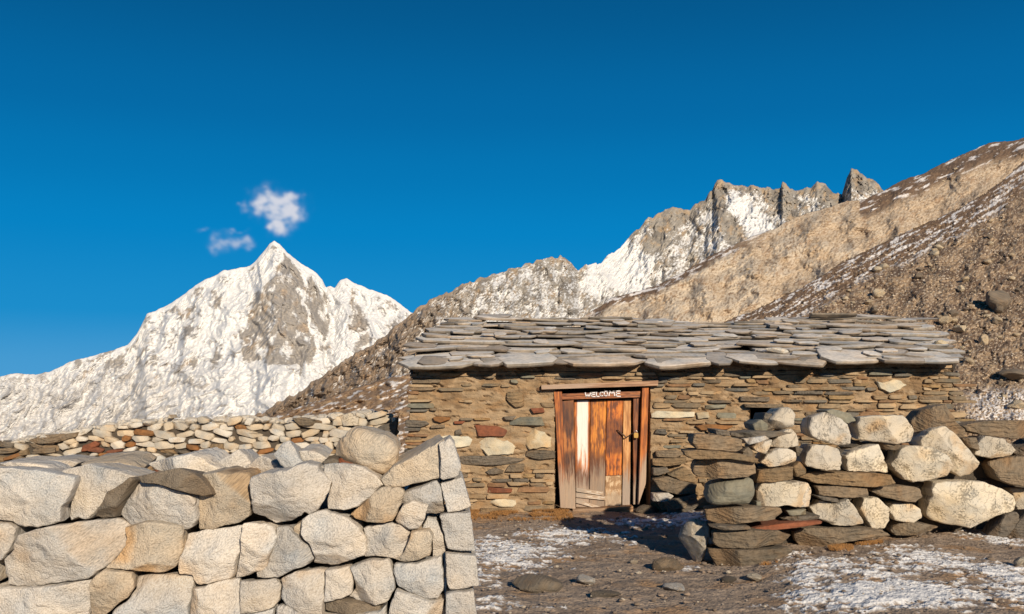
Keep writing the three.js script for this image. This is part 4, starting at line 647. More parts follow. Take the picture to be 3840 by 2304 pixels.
  // WELCOME, brushed in white
  const strokes = { W: [[[0, 1], [.22, .02], [.5, .72], [.76, 0], [1, .98]]], E: [[[.95, .98], [.05, .95], [.05, .03], [1, 0]], [[.05, .52], [.85, .54]]], L: [[[.08, 1], [.05, .05], [.95, .02]]], C: [[[1, .92], [.5, 1], [.08, .75], [.06, .3], [.45, .02], [.9, .08]]], O: [[[.15, .95], [.8, 1], [.95, .3], [.5, .05], [.1, .3], [.15, .95]]], M: [[[0, 0], [.14, 1], [.5, .45], [.84, 1], [1, 0]]] };
  const paint = new THREE.MeshStandardMaterial({ roughness: .8 }); paint.color.setRGB(.80, .74, .72);
  const letters = [['W', 550, 600, 240, 280], ['E', 610, 645, 238, 277], ['L', 655, 685, 235, 276], ['C', 689, 721, 234, 270], ['O', 728, 766, 226, 274], ['M', 778, 832, 224, 268], ['E', 846, 888, 222, 274]], o = head.getWorldPosition(new THREE.Vector3());
  for (const [ch, x0, x1, y0, y1] of letters) {
    const gs = [];
    for (const line of strokes[ch]) for (let i = 1; i < line.length; i++) {
      const pt = ([u, v]) => { const [[sx, sy]] = c6([[lerp(x0, x1, u), lerp(y1, y0, v)]]); return at(sx, sy, Zj + .016); }; const a = pt(line[i - 1]), b = pt(line[i]), d = b.clone().sub(a), L = d.length();
      const g = new THREE.BoxGeometry(L + .008, .013, .004, 3, 1, 1); const P = g.attributes.position; for (let k = 0; k < P.count; k++) P.setY(k, P.getY(k) * (1 + .35 * noise3(P.getX(k) * 90, x0, i))); g.rotateZ(Math.atan2(d.y, d.x)); g.translate((a.x + b.x) / 2 - o.x, (a.y + b.y) / 2 - o.y, -Zj - .0135 - o.z); gs.push(g);
    }
    part('letter', mergeGeometries(gs), paint, head);
  }
  // hasp and padlock
  const iron = new THREE.MeshStandardMaterial({ roughness: .6, metalness: .7 }); iron.color.setRGB(.10, .07, .05);
  const dp = door.getWorldPosition(new THREE.Vector3()), hp = (x, y, z) => { const [[sx, sy]] = c6([[x, y]]); return at(sx, sy, z).sub(dp); };
  const hasp = part('hasp', mergeGeometries([new THREE.TubeGeometry(new THREE.CatmullRomCurve3([hp(850, 600, Zd - .01), hp(870, 606, Zd - .04), hp(910, 640, Zd - .05), hp(945, 676, Zd - .05), hp(930, 655, Zd - .05), hp(880, 612, Zd - .03)]), 30, .006, 7), new THREE.TubeGeometry(new THREE.CatmullRomCurve3([hp(940, 672, Zd - .05), hp(965, 655, Zd - .06), hp(1000, 632, Zd - .08), hp(1020, 625, Zd - .09)]), 20, .006, 7)]), iron, door);
  const brass = new THREE.MeshStandardMaterial({ roughness: .38, metalness: .85 }); brass.color.setRGB(.50, .30, .09);
  const sh = new THREE.Shape(); sh.moveTo(-.022, -.03); sh.lineTo(.022, -.03); sh.quadraticCurveTo(.028, 0, .022, .026); sh.lineTo(-.022, .026); sh.quadraticCurveTo(-.028, 0, -.022, -.03);
  const body = new THREE.ExtrudeGeometry(sh, { depth: .018, bevelEnabled: true, bevelSize: .004, bevelThickness: .004, bevelSegments: 2 }); const pl = part('padlock', body, brass, door); const pp = hp(1036, 648, Zd - .11); pl.position.copy(pp);
  const arc = new THREE.TubeGeometry(new THREE.CatmullRomCurve3([new THREE.Vector3(-.015, .024, .009), new THREE.Vector3(-.015, .046, .009), new THREE.Vector3(0, .058, .009), new THREE.Vector3(.015, .046, .009), new THREE.Vector3(.015, .024, .009)]), 18, .0045, 7); const steel = new THREE.MeshStandardMaterial({ roughness: .3, metalness: .9 }); steel.color.setRGB(.5, .48, .45); part('shackle', arc, steel, pl);
}

// ------------------------------------------------------------------ the rough wall at the right
{
  const wall = thing('dry_stone_wall', new THREE.Vector3(3, 0, -9.2), 'rough dry stone wall of lichen-spotted pale boulders and dark slabs right of the door', 'stone wall');
  const Zf = curve([[2500, 8.4], [2700, 8.42], [3000, 8.8], [3400, 9.35], [3840, 9.9], [4200, 10.3]]);
  const c7 = (p) => p.map(([x, y]) => [2450 + x * .4851, 1480 + y * .4851]), c8 = (p) => p.map(([x, y]) => [3000 + x * .5552, 1480 + y * .5552]);
  const put = (pts, mat, o = {}) => { let cx = 0; for (const p of pts) cx += p[0]; cx /= pts.length; return wallStone(wall, grow(pts, o.k ?? .985), Zf(cx) + (o.dz ?? 0), mat, { depth: .42, M: 46, K: 11, edge: .010, facet: .32, broken: .9, stain: .5, rough: .06, ...o }); };
  const [S0, S1, S2, S3] = SLATE, [P0, P1, P2] = PALE, flat = { facet: .12, edge: .012, rough: .05 }, round = { edge: .018, facet: .42, soft: .07 };
  put(c7([[300, 370], [320, 310], [420, 305], [560, 325], [700, 350], [695, 420], [650, 450], [500, 435], [330, 420]]), S0, flat);
  put(c7([[240, 440], [350, 430], [520, 440], [680, 460], [830, 500], [800, 530], [600, 500], [340, 505], [260, 490]]), S3, { ...flat, dz: -.05 });
  put(c7([[320, 600], [340, 520], [480, 505], [620, 500], [800, 510], [800, 610], [740, 640], [560, 655], [360, 650]]), S0, flat);
  put(c7([[430, 800], [440, 720], [480, 690], [640, 660], [770, 645], [800, 690], [795, 800], [770, 860], [650, 860], [500, 870], [440, 840]]), GREEN, { ...round, stain: .2, edge: .06 });
  put(c7([[800, 690], [820, 590], [960, 570], [1090, 560], [1090, 660], [960, 680]]), S3, flat);
  put(c7([[810, 740], [840, 690], [960, 675], [1130, 685], [1215, 700], [1230, 780], [1210, 850], [1170, 885], [1020, 860], [870, 880]]), P2, { dz: -.05, stain: .5 });
  put(c7([[410, 900], [600, 880], [800, 870], [1010, 890], [1025, 920], [960, 980], [800, 990], [640, 1010], [500, 1010], [430, 980]]), S0, { ...flat, facet: .2 });
  put(c7([[450, 1030], [520, 1015], [760, 1025], [760, 1050], [540, 1055]]), S2, flat);
  put(c7([[760, 1040], [860, 1020], [1000, 1000], [1150, 985], [1320, 985], [1310, 1005], [1100, 1035], [900, 1055]]), RUST[0], { ...flat, dz: -.06 });
  put(c7([[460, 1080], [560, 1055], [800, 1055], [1000, 1070], [1085, 1105], [1040, 1160], [900, 1190], [700, 1200], [520, 1190], [460, 1140]]), S1, { ...flat, facet: .18, dz: -.03 });
  put(c7([[440, 1210], [560, 1205], [900, 1205], [1060, 1190], [1080, 1230], [1000, 1280], [850, 1330], [640, 1380], [540, 1370], [480, 1310]]), S1, { facet: .2, dz: -.05 });
  put(c8([[-30, 930], [60, 905], [300, 905], [560, 920], [650, 960], [540, 975], [340, 1000], [120, 1045], [30, 1060], [-15, 1010]]), S1, { facet: .15, dz: -.05 });
  put(c7([[1030, 900], [1190, 890], [1195, 935], [1060, 942]]), GREEN, flat);
  put(c7([[1000, 970], [1060, 945], [1300, 940], [1290, 965], [1100, 988]]), S2, { ...flat, dz: -.03 });
  put(c7([[840, 530], [880, 470], [960, 420], [1040, 415], [1115, 450], [1115, 520], [1020, 550], [900, 565]]), P0, { dz: -.02 });
  put(c7([[905, 410], [960, 330], [1020, 280], [1080, 265], [1120, 310], [1132, 395], [1040, 415]]), P1, { dz: .02 });
  put(c7([[780, 410], [830, 370], [930, 350], [905, 420], [870, 460], [800, 445]]), P1, { dz: .0, stain: .6 });
  put(c7([[920, 270], [905, 200], [960, 140], [1000, 105], [1080, 100], [1115, 150], [1100, 250], [1000, 280]]), P1, { ...round, dz: .15, edge: .06 });
  put(c7([[840, 240], [870, 140], [930, 150], [960, 260], [900, 290]]), S2, { dz: .3 });
  put(c7([[770, 230], [840, 190], [900, 240], [890, 290], [790, 285]]), GREEN, { dz: .32 });
  put(c7([[600, 300], [800, 282], [1000, 288], [1100, 300], [930, 335], [640, 335]]), S2, { ...flat, dz: .12 });
  put(c7([[480, 270], [590, 280], [600, 325], [490, 312]]), S2, { ...flat, dz: .05 });
  put(c7([[705, 345], [870, 320], [900, 340], [830, 372], [740, 392]]), GRANITE[2], { ...flat, dz: .08 });
  put(c7([[690, 440], [740, 405], [800, 470], [790, 520], [700, 490]]), S1, { dz: .1 });
  put(c7([[1100, 400], [1160, 420], [1130, 480], [1110, 470]]), S1, { dz: .1 });
  put(c7([[1080, 560], [1140, 520], [1195, 580], [1180, 620], [1110, 640]]), S3, { dz: .06, stain: .8 });
  put(c7([[800, 830], [835, 830], [845, 870], [795, 875]]), GREEN, { dz: .03 });
  put(c7([[800, 740], [840, 760], [870, 880], [800, 870]]), S1, { dz: .08 });
  put(c8([[65, 230], [100, 150], [180, 120], [240, 135], [330, 200], [375, 290], [370, 340], [290, 355], [180, 325], [80, 290]]), P0, { ...round, dz: -.02, spots: .5 });
  put(c8([[400, 230], [410, 150], [560, 140], [720, 140], [780, 200], [805, 260], [770, 320], [680, 340], [500, 320], [410, 310]]), P1, { ...round, dz: .02, stain: .7, spots: .5 });
  put(c8([[30, 470], [80, 345], [180, 340], [280, 370], [297, 430], [285, 515], [180, 517], [60, 490]]), P0, { dz: -.03, spots: .4 });
  put(c8([[310, 420], [370, 375], [540, 335], [590, 440], [625, 535], [480, 525], [330, 522]]), P2, { dz: -.03, stain: .6 });
  put(c8([[630, 480], [690, 370], [740, 340], [850, 350], [940, 365], [1010, 410], [1070, 490], [1040, 560], [900, 590], [780, 600], [720, 580]]), P2, { ...round, dz: -.10, depth: .5 });
  put(c8([[800, 310], [880, 220], [980, 215], [1060, 270], [1140, 350], [1200, 410], [1255, 470], [1200, 550], [1130, 570], [1060, 540], [980, 460], [900, 400], [830, 350]]), P1, { ...round, dz: .06, spots: .6 });
  put(c8([[780, 190], [860, 100], [990, 60], [1010, 110], [1060, 190], [1130, 240], [1140, 300], [1060, 300], [980, 250], [880, 245], [800, 260]]), S0, { ...round, dz: .22, facet: .5, spots: .6 });
  put(c8([[1110, 215], [1240, 182], [1400, 172], [1650, 180], [1650, 300], [1440, 300], [1230, 275], [1150, 250]]), S0, { ...flat, dz: .1 });
  put(c8([[1195, 410], [1215, 330], [1260, 280], [1380, 300], [1440, 340], [1480, 380], [1440, 415], [1300, 435]]), P1, { dz: .02 });
  put(c8([[1285, 470], [1360, 430], [1520, 420], [1650, 430], [1650, 620], [1450, 620], [1340, 575]]), S0, { ...round, dz: -.02, stain: .6 });
  put(c8([[865, 640], [900, 595], [1080, 580], [1250, 590], [1390, 640], [1460, 690], [1480, 740], [1460, 790], [1380, 810], [1290, 850], [1180, 910], [1030, 895], [920, 865], [860, 820]]), P2, { ...round, dz: -.14, depth: .6, stain: .35, stainTint: [1, .86, .62] });
  put(c8([[20, 565], [60, 530], [300, 528], [560, 540], [640, 550], [690, 612], [560, 632], [350, 622], [120, 605]]), S3, { ...flat, dz: -.08 });
  put(c8([[110, 620], [260, 622], [480, 640], [470, 692], [330, 702], [130, 682]]), S0, flat);
  put(c8([[480, 650], [560, 625], [740, 620], [830, 640], [850, 690], [800, 735], [680, 722], [560, 692]]), S0, { facet: .2, dz: -.05 });
  put(c8([[130, 845], [80, 770], [160, 725], [250, 740], [330, 702], [380, 760], [460, 882], [360, 897], [230, 885]]), P1, { dz: -.03, facet: .35 });
  put(c8([[420, 780], [450, 710], [540, 700], [600, 760], [610, 850], [580, 912], [490, 912], [460, 860]]), P2, { dz: -.04, stain: .8 });
  put(c8([[620, 790], [640, 742], [760, 735], [830, 780], [845, 840], [780, 877], [650, 855]]), P2, { ...round, dz: -.03 });
  put(c8([[630, 925], [680, 870], [800, 868], [960, 900], [900, 935], [760, 958], [660, 958]]), S1, { dz: -.04 });
  put(c8([[1290, 960], [1400, 815], [1480, 790], [1500, 850], [1370, 1005]]), S2, { ...flat, dz: -.35, depth: .25 });
  put(c8([[1365, 1015], [1480, 870], [1560, 780], [1680, 790], [1680, 1100], [1500, 1080]]), S2, { ...flat, dz: -.45, depth: .3 });
  put(c8([[110, 685], [270, 708], [270, 735], [150, 715]]), S2, { ...flat });
  put(c8([[180, 110], [230, 98], [350, 130], [395, 180], [330, 200], [240, 160]]), GREEN, { dz: .3 });
  put(c8([[560, 330], [700, 345], [660, 380], [580, 375]]), S1, { ...flat, dz: .08 });
  put(c8([[1110, 300], [1200, 290], [1230, 380], [1150, 360]]), S1, { dz: .12 });
  put(c8([[1440, 380], [1640, 330], [1640, 440], [1500, 430]]), S2, { dz: .12 });
  put(c8([[1440, 640], [1640, 630], [1640, 800], [1480, 790]]), P1, { dz: .06 });
  put(c8([[-20, 590], [60, 600], [85, 660], [70, 760], [-10, 770], [-40, 690]]), P0, { dz: -.02, spots: .5 });
  // rest of the wall outside the frame
  for (let k = 0; k < 10; k++) { const x = 3900 + (k % 2) * 190, y = 1640 + Math.floor(k / 2) * 85; put([[x, y], [x + 90, y - 12], [x + 180, y + 4], [x + 184, y + 70], [x + 100, y + 82], [x + 4, y + 76]], [P1, S0, P2, S3, P0][k % 5], { M: 24, K: 4 }); }
  // heart of the wall: packed rubble
  const bits = [], r = rng(88), top = curve([[2500, .9], [2720, .98], [2960, .93], [3150, 1.12], [3500, 1.12], [3840, 1.1], [4250, 1.0]]);
  for (let i = 0; i < 420; i++) { const px = lerp(2775, 4200, r()), Z = Zf(px) + .46 + r() * .3, s = .06 + r() * .09, g = boulderGeo(i % 12 + 3, 1, .6, .5, .3); g.scale(s * 1.3, s * .8, s); g.rotateY(r() * 6); g.translate((px - CX) / F * Z - 3, .06 + r() * (top(px) - .2), -Z + 9.2); bits.push(g); }
  part('rubble_fill', mergeGeometries(bits), SLATE[2], wall).userData.kind = 'stuff';
  const pos = [], idx = [], col = [], uv = []; const n = 16; for (let i = 0; i <= n; i++) { const px = lerp(2770, 4200, i / n); for (const [d, h] of [[.42, -.1], [.44, .88], [.74, .88], [.78, -.1]]) { const Z = Zf(px) + d; pos.push((px - CX) / F * Z - 3, h > 0 ? top(px) - .24 : h, -Z + 9.2); col.push(1, 1, 1); uv.push(i, h); } }
  for (let i = 0; i < n; i++) for (let k = 0; k < 3; k++) { const a = i * 4 + k; idx.push(a, a + 1, a + 4, a + 1, a + 5, a + 4); } idx.push(0, 1, 2, 0, 2, 3); const e = n * 4; idx.push(e, e + 2, e + 1, e, e + 3, e + 2);
  part('dark_core', geometry(pos, idx, col, uv), CORE, wall);
}

// ------------------------------------------------------------------ the long wall far left
{
  const wall = thing('dry_stone_wall', new THREE.Vector3(-4, 0, -13.3), 'long low dry stone wall of small pale and rusty stones left of the hut', 'stone wall');
  const ZW = 13.2, topS = curve([[-900, 1690], [0, 1668], [60, 1655], [110, 1642], [280, 1622], [330, 1606], [400, 1598], [480, 1585], [700, 1578], [900, 1572], [1050, 1582], [1200, 1568], [1300, 1556], [1400, 1552], [1490, 1560]]), list = [], r = rng(321);
  const x0 = hx(-700, ZW), x1 = hx(1488, ZW);
  let y = .02, row = 0;
  while (y < 1.2) {
    const h = .042 + r() * .06; let x = x0 + r() * .1;
    while (x < x1 - .04) { const w = Math.min(.09 + r() * .2 + (r() < .1 ? .2 : 0), x1 - x), top = hy(topS(CX + (x + w / 2) / ZW * F), ZW); if (y + h * .6 < top) list.push([x + w / 2, y + h / 2 + (r() - .5) * .035 + .03 * noise3(x * 1.1, y * 2, 4), w * (.8 + r() * .35), h * (.8 + r() * .5), r(), r(), top - y]); x += w; }
    y += h * .96; row++;
  }
  const scoreOf = ([x, yy, w, h]) => (CX + x / ZW * F > -20 && yy > .46 ? 10 : 0) + w * h; list.sort((a, b) => scoreOf(b) - scoreOf(a));
  const rest = new Map();
  list.forEach(([x, yy, w, h, a, b, depth], n) => {
    const px = CX + x / ZW * F, pale = smooth(.62, .22, depth + (b - .5) * .3 - .12 * smooth(300, 700, px)) * smooth(60, 420, px + 200 * b);
    const mat = a < pale * .92 ? WHITE_STONE[Math.floor(b * 3)] : a > .86 ? RUST[Math.floor(b * 2)] : a > .74 ? WHITE_STONE[1] : SLATE[Math.floor(b * 4)];
    const round = r(), o = slabOutline(r, w * 1.03, h * (1.0 + .15 * r()), 7, .26);
    const g = polyStone(o, { depth: .2, M: 14, K: 3, edge: .02, facet: .3, rough: .08, seed: 12000 + n, stain: .5, taper: .9, grain: .002, crease: .5 }), z = -ZW + (r() - .5) * .09, turn = (r() - .5) * .7;
    if (n < 300) { const m = part('stone', g, mat, wall); m.position.set(x + 4, yy, z + 13.3); m.rotation.z = turn; } else { g.rotateZ(turn); g.translate(x + 4, yy, z + 13.3); if (!rest.has(mat)) rest.set(mat, []); rest.get(mat).push(g); }
  });
  for (const [mat, gs] of rest) part('small_stones', mergeGeometries(gs), mat, wall).userData.kind = 'stuff';
  // loose coping rubble on the top
  const bits = []; for (let i = 0; i < 260; i++) { const x = lerp(x0, x1 - .05, r()), t = hy(topS(CX + x / ZW * F), ZW), g = boulderGeo(i % 12 + 3, 1, .62, .8, .3), s = .035 + r() * .06; g.scale(s * 1.3, s, s); g.rotateY(r() * 6); g.rotateZ((r() - .5) * .6); g.translate(x + 4, t - .02 + s * .25 * r(), -ZW - .05 - r() * .45 + 13.3); bits.push(g); }
  part('coping_rubble', mergeGeometries(bits), WHITE_STONE[0], wall).userData.kind = 'stuff';
  const pos = [], idx = [], col = [], uv = [], n = 40; for (let i = 0; i <= n; i++) { const x = lerp(x0, x1 - .06, i / n), t = hy(topS(CX + x / ZW * F), ZW) - .06; for (const [z, yy] of [[ZW + .06, -.3], [ZW + .08, t], [ZW + .5, t], [ZW + .54, -.3]]) { pos.push(x + 4, yy, -z + 13.3); col.push(1, 1, 1); uv.push(x, yy); } }
  for (let i = 0; i < n; i++) for (let k = 0; k < 3; k++) { const a = i * 4 + k; idx.push(a, a + 1, a + 4, a + 1, a + 5, a + 4); } const e = n * 4; idx.push(e, e + 2, e + 1, e, e + 3, e + 2, 0, 1, 2, 0, 2, 3);
  part('dark_core', geometry(pos, idx, col, uv), CORE, wall);
  for (const [p, m] of [[[[92, 1655], [150, 1632], [230, 1628], [245, 1655], [150, 1668]], SLATE[0]], [[[205, 1652], [240, 1628], [285, 1622], [280, 1640], [230, 1656]], SLATE[0]], [[[1090, 1570], [1130, 1566], [1205, 1580], [1200, 1600], [1120, 1598]], SLATE[1]], [[[1385, 1630], [1420, 1600], [1480, 1580], [1492, 1560], [1485, 1640], [1420, 1660]], SLATE[2]], [[[1270, 1560], [1310, 1548], [1345, 1570], [1340, 1598], [1285, 1600]], PALE[0]], [[[625, 1570], [632, 1555], [640, 1570]], WHITE_STONE[2]]]) wallStone(wall, p, ZW - .06, m, { depth: .3, M: 22, K: 4, edge: .02 });
}

// ------------------------------------------------------------------ loose rocks
const gy = (x, Z) => groundHeight(x, Z) + .012;
function groundRock(px, py, wpx, mat, seed, label, squash = .6, o = {}) {
  const [x, Z] = groundPatch(px, py), w = wpx * Z / F, m = lit(new THREE.Mesh(boulderGeo(seed, 4, squash, o.sharp ?? .6, o.stain ?? .4), mat));
  m.name = numbered('rock'); m.scale.set(w / 2, w / 2 * (o.tall ?? 1), w / 2 * (o.deep ?? .8)); m.rotation.y = o.turn ?? seed; m.position.set(x, gy(x, Z) + w / 2 * squash * (o.tall ?? 1) * (o.up ?? .35), -Z); scene.add(m);
  return tag(m, label, 'rock', o.group);
}
groundRock(2198, 2192, 80, GRANITE[1], 21, 'pale angular stone lying alone on the earth before the door', .62, { tall: .9, sharp: .7, up: .5 });
groundRock(2010, 2205, 200, DARK, 22, 'dark brown rock half buried in earth near the grey wall end', .42, { up: .2, turn: .2 });
groundRock(2265, 2240, 128, SLATE[2], 23, 'flat grey slab sunk in the earth at the bottom of the yard', .22, { up: .25, deep: .5, turn: 0 });
groundRock(2530, 2216, 104, GRANITE[0], 24, 'low tan stone in the earth left of the rough wall foot', .35, { up: .3 });
groundRock(2505, 2140, 120, SLATE[0], 25, 'rounded brown rock at the edge of the wall shadow', .5, { up: .25 });
groundRock(2378, 2120, 38, GRANITE[3], 26, 'small tan stone beside the shadow edge in the yard', .6, { up: .4 });
groundRock(2826, 2182, 70, PALE[1], 27, 'short pale block in front of the rough wall corner', .4, { up: .4 });
groundRock(2735, 2188, 60, SLATE[2], 28, 'small dark stone under the rough wall corner', .5, { up: .3 });
groundRock(3832, 2172, 66, PALE[1], 29, 'rounded pale stone on the snow at the right edge', .7, { up: .6 });
groundRock(2420, 1922, 120, SLATE[1], 30, 'dark flat rock beside the door threshold', .3, { up: .3 });
groundRock(2975, 2066, 34, GRANITE[1], 31, 'tiny pale stone wedged at the rough wall foot', .6, { up: .5 });
{ // the upright boulder leaning at the wall's end
  const m = lit(new THREE.Mesh(boulderGeo(33, 4, 1.5, .7, .3), PALE[1])); m.name = numbered('rock'); const [x, Z] = groundPatch(2588, 2108); m.scale.set(.125, .125, .2); m.position.set(x + .07, .17, -Z - .1); m.rotation.set(0, .4, -.16); scene.add(m); tag(m, 'tall grey boulder standing half in shade at the end of the rough wall', 'rock');
}
{ // stones on the roof
  for (const [px, py, w, v, mat, label, sq] of [[2912, 1332, 92, .20, WHITE_STONE[0], 'white flat stone lying on the roof slates', .28], [3530, 1312, 50, .30, CREAM[1], 'ochre stone weighing down the right end of the roof', .5]]) {
    const Z = 11.98 + 2.42 * v, p = at(px, py, Z), s = w * Z / F / 2, m = lit(new THREE.Mesh(boulderGeo(Math.round(px), 3, sq, .7, .3), mat)); m.name = numbered('rock'); m.scale.set(s, s, s * .8); p.y = roofAt(p.x, v)[0] + .075 + s * sq * .3; m.position.copy(p); m.rotation.set(.2, .3, -.12); scene.add(m); tag(m, label, 'rock');
  }
}
// boulders on the hillside
const kinds = []; for (let k = 0; k < 10; k++) kinds.push(boulderGeo(50 + k, 2, .75, .75, .5));
const HILLROCK = [rock(texGranite, [.80, .62, .40], .02), rock(texGranite, [.86, .70, .48], .02), rock(texSlate, [.36, .28, .20], .02), rock(texGranite, [.70, .55, .37], .02)];
function hillBoulder(px, py, w, h, mat, k, label, group, big) {
  const Z = dist4plain(px, py + h * .4), p = at(px, py, Z), s = w * Z / F / 2, m = lit(new THREE.Mesh(big ? boulderGeo(80 + k, 4, .8, .9, .4) : kinds[k % 10], mat)); m.name = numbered('boulder'); m.scale.set(s, s * h / w * 1.25, s * .9); m.rotation.y = k * 1.7; m.position.copy(p); scene.add(m); return tag(m, label, 'boulder', group);
}
hillBoulder(3738, 1128, 100, 84, HILLROCK[2], 1, 'largest dark boulder on the hillside above the right end of the roof', undefined, true);
hillBoulder(3295, 1100, 48, 36, HILLROCK[1], 2, 'tan wedge boulder standing on the hillside above the middle right of the roof', undefined, true);
hillBoulder(3548, 1202, 54, 32, HILLROCK[0], 3, 'tan boulder just above the stacked slates at the roof right end', undefined, true);
hillBoulder(3602, 1232, 58, 36, HILLROCK[1], 4, 'ochre block boulder right of the roof top corner', undefined, true);
hillBoulder(3692, 1276, 40, 44, HILLROCK[0], 5, 'upright tan boulder on the slope right of the roof', undefined, true);
hillBoulder(3634, 1356, 42, 32, HILLROCK[3], 6, 'rounded grey boulder beside the right eave corner', undefined, true);
hillBoulder(3585, 1432, 44, 32, HILLROCK[1], 7, 'pale boulder touching the right end of the hut wall', undefined, true);
hillBoulder(3800, 1405, 130, 40, HILLROCK[2], 8, 'dark overhanging slab on the slope at the right edge', undefined, true);
hillBoulder(3815, 1520, 70, 36, HILLROCK[1], 9, 'pale rock on the snow patch behind the rough wall at the right edge', undefined, true);
hillBoulder(3505, 950, 36, 28, HILLROCK[1], 10, 'tan boulder high on the hillside below the snow streaks', undefined, true);
hillBoulder(3606, 1082, 30, 24, HILLROCK[1], 11, 'tan boulder just left of the largest dark boulder', undefined, true);
{
  const r = rng(909); let made = 0;
  const sorted = (px, py, k, n) => { const hue = ['ochre', 'pale tan', 'dark brown', 'tan'][k], zone = py < ridge4(px) + 190 ? 'high on the hillside just below the snow streaks' : px > 3640 ? 'on the hillside right of the roof end' : 'on the scrub hillside above the roof line'; return [HILLROCK[k], n, 'small ' + hue + ' boulder ' + zone, hue + ' boulders ' + zone]; };
  while (made < 90) { const px = lerp(2820, 3835, Math.pow(r(), .7)), top = ridge4(px) + 70, py = lerp(top, 1500, r()); if (py < top || (px < 3600 && py > 1210) || (px < 3640 && py > 1380)) continue; const w = 13 + r() * r() * 36; hillBoulder(px, py, w, w * (.55 + r() * .35), ...sorted(px, py, Math.floor(r() * 4), 100 + made)); made++; }
  made = 0; while (made < 26) { const px = lerp(2450, 3700, r()), py = ridge3(px) + 40 + r() * 260; if (py > ridge4(px) - 10) continue; const w = 7 + r() * r() * 20, Z = dist3(px, py, 0, ridge3(px)), s = w * Z / F / 2, k = Math.floor(r() * 4), m = lit(new THREE.Mesh(kinds[made % 10], HILLROCK[k])), hue = ['ochre', 'pale tan', 'dark brown', 'tan'][k], zone = px < 2950 ? 'left part' : px < 3300 ? 'middle' : 'upper right part'; m.name = numbered('boulder'); m.scale.set(s, s * .8, s); m.position.copy(at(px, py, Z + s * .3)); scene.add(m); tag(m, hue + ' boulder stuck in the ' + zone + ' of the tan moraine face', 'boulder', hue + ' boulders in the ' + zone + ' of the moraine'); made++; }
}
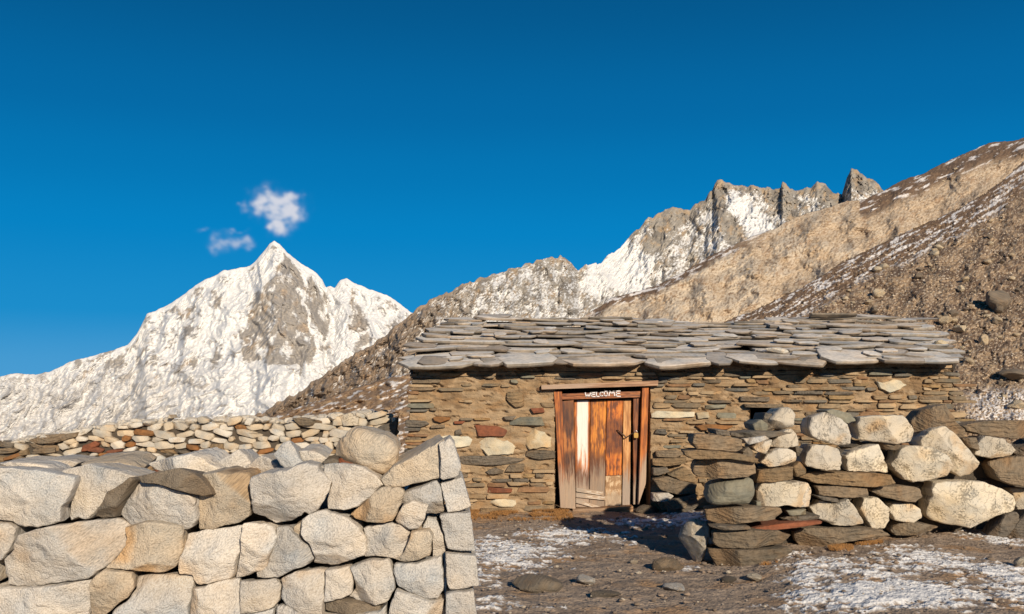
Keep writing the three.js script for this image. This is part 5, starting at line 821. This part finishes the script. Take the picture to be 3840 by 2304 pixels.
// ------------------------------------------------------------------ what nobody could count: pebbles, scrub, dry grass
function scatter(name, geo, mat, n, place, label, category) {
  const im = new THREE.InstancedMesh(geo, mat, n), o = new THREE.Object3D(), c = new THREE.Color(); let k = 0, tries = 0;
  while (k < n && tries++ < n * 30) { o.rotation.set(0, 0, 0); if (!place(o, c)) continue; o.updateMatrix(); im.setMatrixAt(k, o.matrix); im.setColorAt(k, c); k++; }
  im.count = k; im.name = numbered(name); im.castShadow = im.receiveShadow = true; im.userData.kind = 'stuff'; scene.add(im); return tag(im, label, category);
}
const plainWhite = () => new THREE.MeshStandardMaterial({ color: new THREE.Color().setScalar(BASE), roughness: 1 });
const pebble = boulderGeo(61, 1, .65, .8, 0); pebble.deleteAttribute('color');
{
  const r = rng(1234);
  scatter('pebbles', pebble, plainWhite(), 1500, (o, c) => { const x = lerp(-.5, 5.6, r()), Z = lerp(6.4, 12.1, r()), s = .006 + r() * r() * r() * .035; o.position.set(x, gy(x, Z) + .004, -Z); o.rotation.set(0, r() * 6, 0); o.scale.set(s, s * .8, s); const t = r(); t < .2 ? c.setRGB(.52, .44, .34) : t < .6 ? c.setRGB(.34, .25, .18) : c.setRGB(.22, .165, .12); return true; }, 'pebbles and grit strewn over the trodden yard', 'pebbles');
  scatter('scree', pebble, plainWhite(), 3400, (o, c) => { const px = lerp(2700, 3850, Math.pow(r(), .75)), top = ridge4(px) + 20, py = lerp(top, 1640, r()); if (px < 3590 && py > 1240) return false; const Z = dist4(px, py), w = (3 + r() * r() * 11) * Z / F / 2; o.position.copy(at(px, py, Z)); o.rotation.set(r() * .5, r() * 6, r() * .5); o.scale.set(w, w * .8, w); const t = r(); t < .5 ? c.setRGB(.60, .45, .30) : t < .7 ? c.setRGB(.72, .60, .46) : c.setRGB(.26, .18, .125); return true; }, 'scree of small stones over the scrub hillside', 'scree');
  scatter('scree', pebble, plainWhite(), 2200, (o, c) => { const px = lerp(2250, 3840, r()), py = ridge3(px) + 12 + r() * 330; if (py > ridge4(px) - 4) return false; const Z = dist3(px, py, 0, ridge3(px)), w = (1.6 + r() * r() * 6) * Z / F / 2; o.position.copy(at(px, py, Z)); o.rotation.set(r(), r() * 6, r()); o.scale.set(w, w * .8, w); const t = r(); t < .6 ? c.setRGB(.50, .38, .25) : c.setRGB(.30, .20, .12); return true; }, 'stones peppered over the tan moraine face', 'scree');
  // scrub: a mat of short twigs
  const twigs = []; for (let k = 0; k < 16; k++) { const a = r() * 6.28, t = new THREE.ConeGeometry(.16, .9 + r() * .5, 3, 1, true); t.rotateZ((r() - .5) * 1.5); t.rotateY(a); t.translate(Math.cos(a) * .5 * r(), .25, Math.sin(a) * .5 * r()); twigs.push(t); }
  const bush = mergeGeometries(twigs);
  scatter('scrub', bush, plainWhite(), 3600, (o, c) => { const px = lerp(2600, 3850, Math.pow(r(), .75)), top = ridge4(px) - 2, py = lerp(top, 1620, Math.pow(r(), 1.3)); if (px < 3590 && py > 1240) return false; const n = fbm(px / 60, py / 40, 47, 4) * .8 + fbm(px / 18, py / 9, 52, 3); if (n < .10 && py > top + 100) return false; if (py < top + 105 && fbm((px * .88 - py * .47) / 80, (py * .88 + px * .47) / 13, 48, 5, .66) > -.02) return false; const Z = dist4(px, py), w = (4 + r() * 7) * Z / F / 2; o.position.copy(at(px, py, Z)); o.rotation.set(0, r() * 6, 0); o.scale.set(w, w * .6, w); const t = .7 + r() * .6; r() < .75 ? c.setRGB(.13 * t, .08 * t, .05 * t) : c.setRGB(.24 * t, .15 * t, .07 * t); return true; }, 'low brown scrub matting the near hillside', 'scrub');
  scatter('scrub', bush, plainWhite(), 900, (o, c) => { const px = lerp(980, 1560, r()), yr = ridge5(px), t = Math.pow(r(), 1.2) * .8, py = lerp(yr, 1800, t); if (fbm((px * .9 - py * .3) / 40, (py * .95 + px * .3) / 13, 63, 4, .6) > .03) return false; const Z = dist5(px, py, t, yr, 1800), w = (4 + r() * 7) * Z / F / 2; o.position.copy(at(px, py, Z)); o.rotation.set(0, r() * 6, 0); o.scale.set(w, w * .6, w); const q = .7 + r() * .6; c.setRGB(.16 * q, .095 * q, .055 * q); return true; }, 'low brown scrub between snow patches left of the hut', 'scrub');
  const blades = []; for (let k = 0; k < 9; k++) { const t = new THREE.ConeGeometry(.05, 1, 3, 1, true); t.translate(0, .5, 0); t.rotateZ((r() - .5) * 1.3); t.rotateY(r() * 6); t.translate((r() - .5) * .4, 0, (r() - .5) * .4); blades.push(t); }
  const tuft = mergeGeometries(blades);
  scatter('dry_grass', tuft, plainWhite(), 1500, (o, c) => { let x, Z; if (r() < .62) { x = lerp(-.7, .7, r()); Z = 12.2 - r() * r() * .9; } else { const px = lerp(2640, 3400, r()), zz = curve([[2640, 8.3], [3000, 8.75], [3400, 9.3]])(px); Z = zz - r() * r() * .3; x = (px - CX) / F * Z; } if (fbm(x * 2.6, Z * 2.6, 66, 2) < (x > 1.5 ? .2 : 0)) return false; const s = .015 + r() * .028; o.position.set(x, gy(x, Z) - .004, -Z); o.rotation.set(0, r() * 6, 0); o.scale.set(s * 1.3, s, s * 1.3); const t = .75 + r() * .6; c.setRGB(.42 * t, .21 * t, .07 * t); return true; }, 'dry orange grass along the foot of the walls', 'grass');
}
renderer.render(scene, camera);
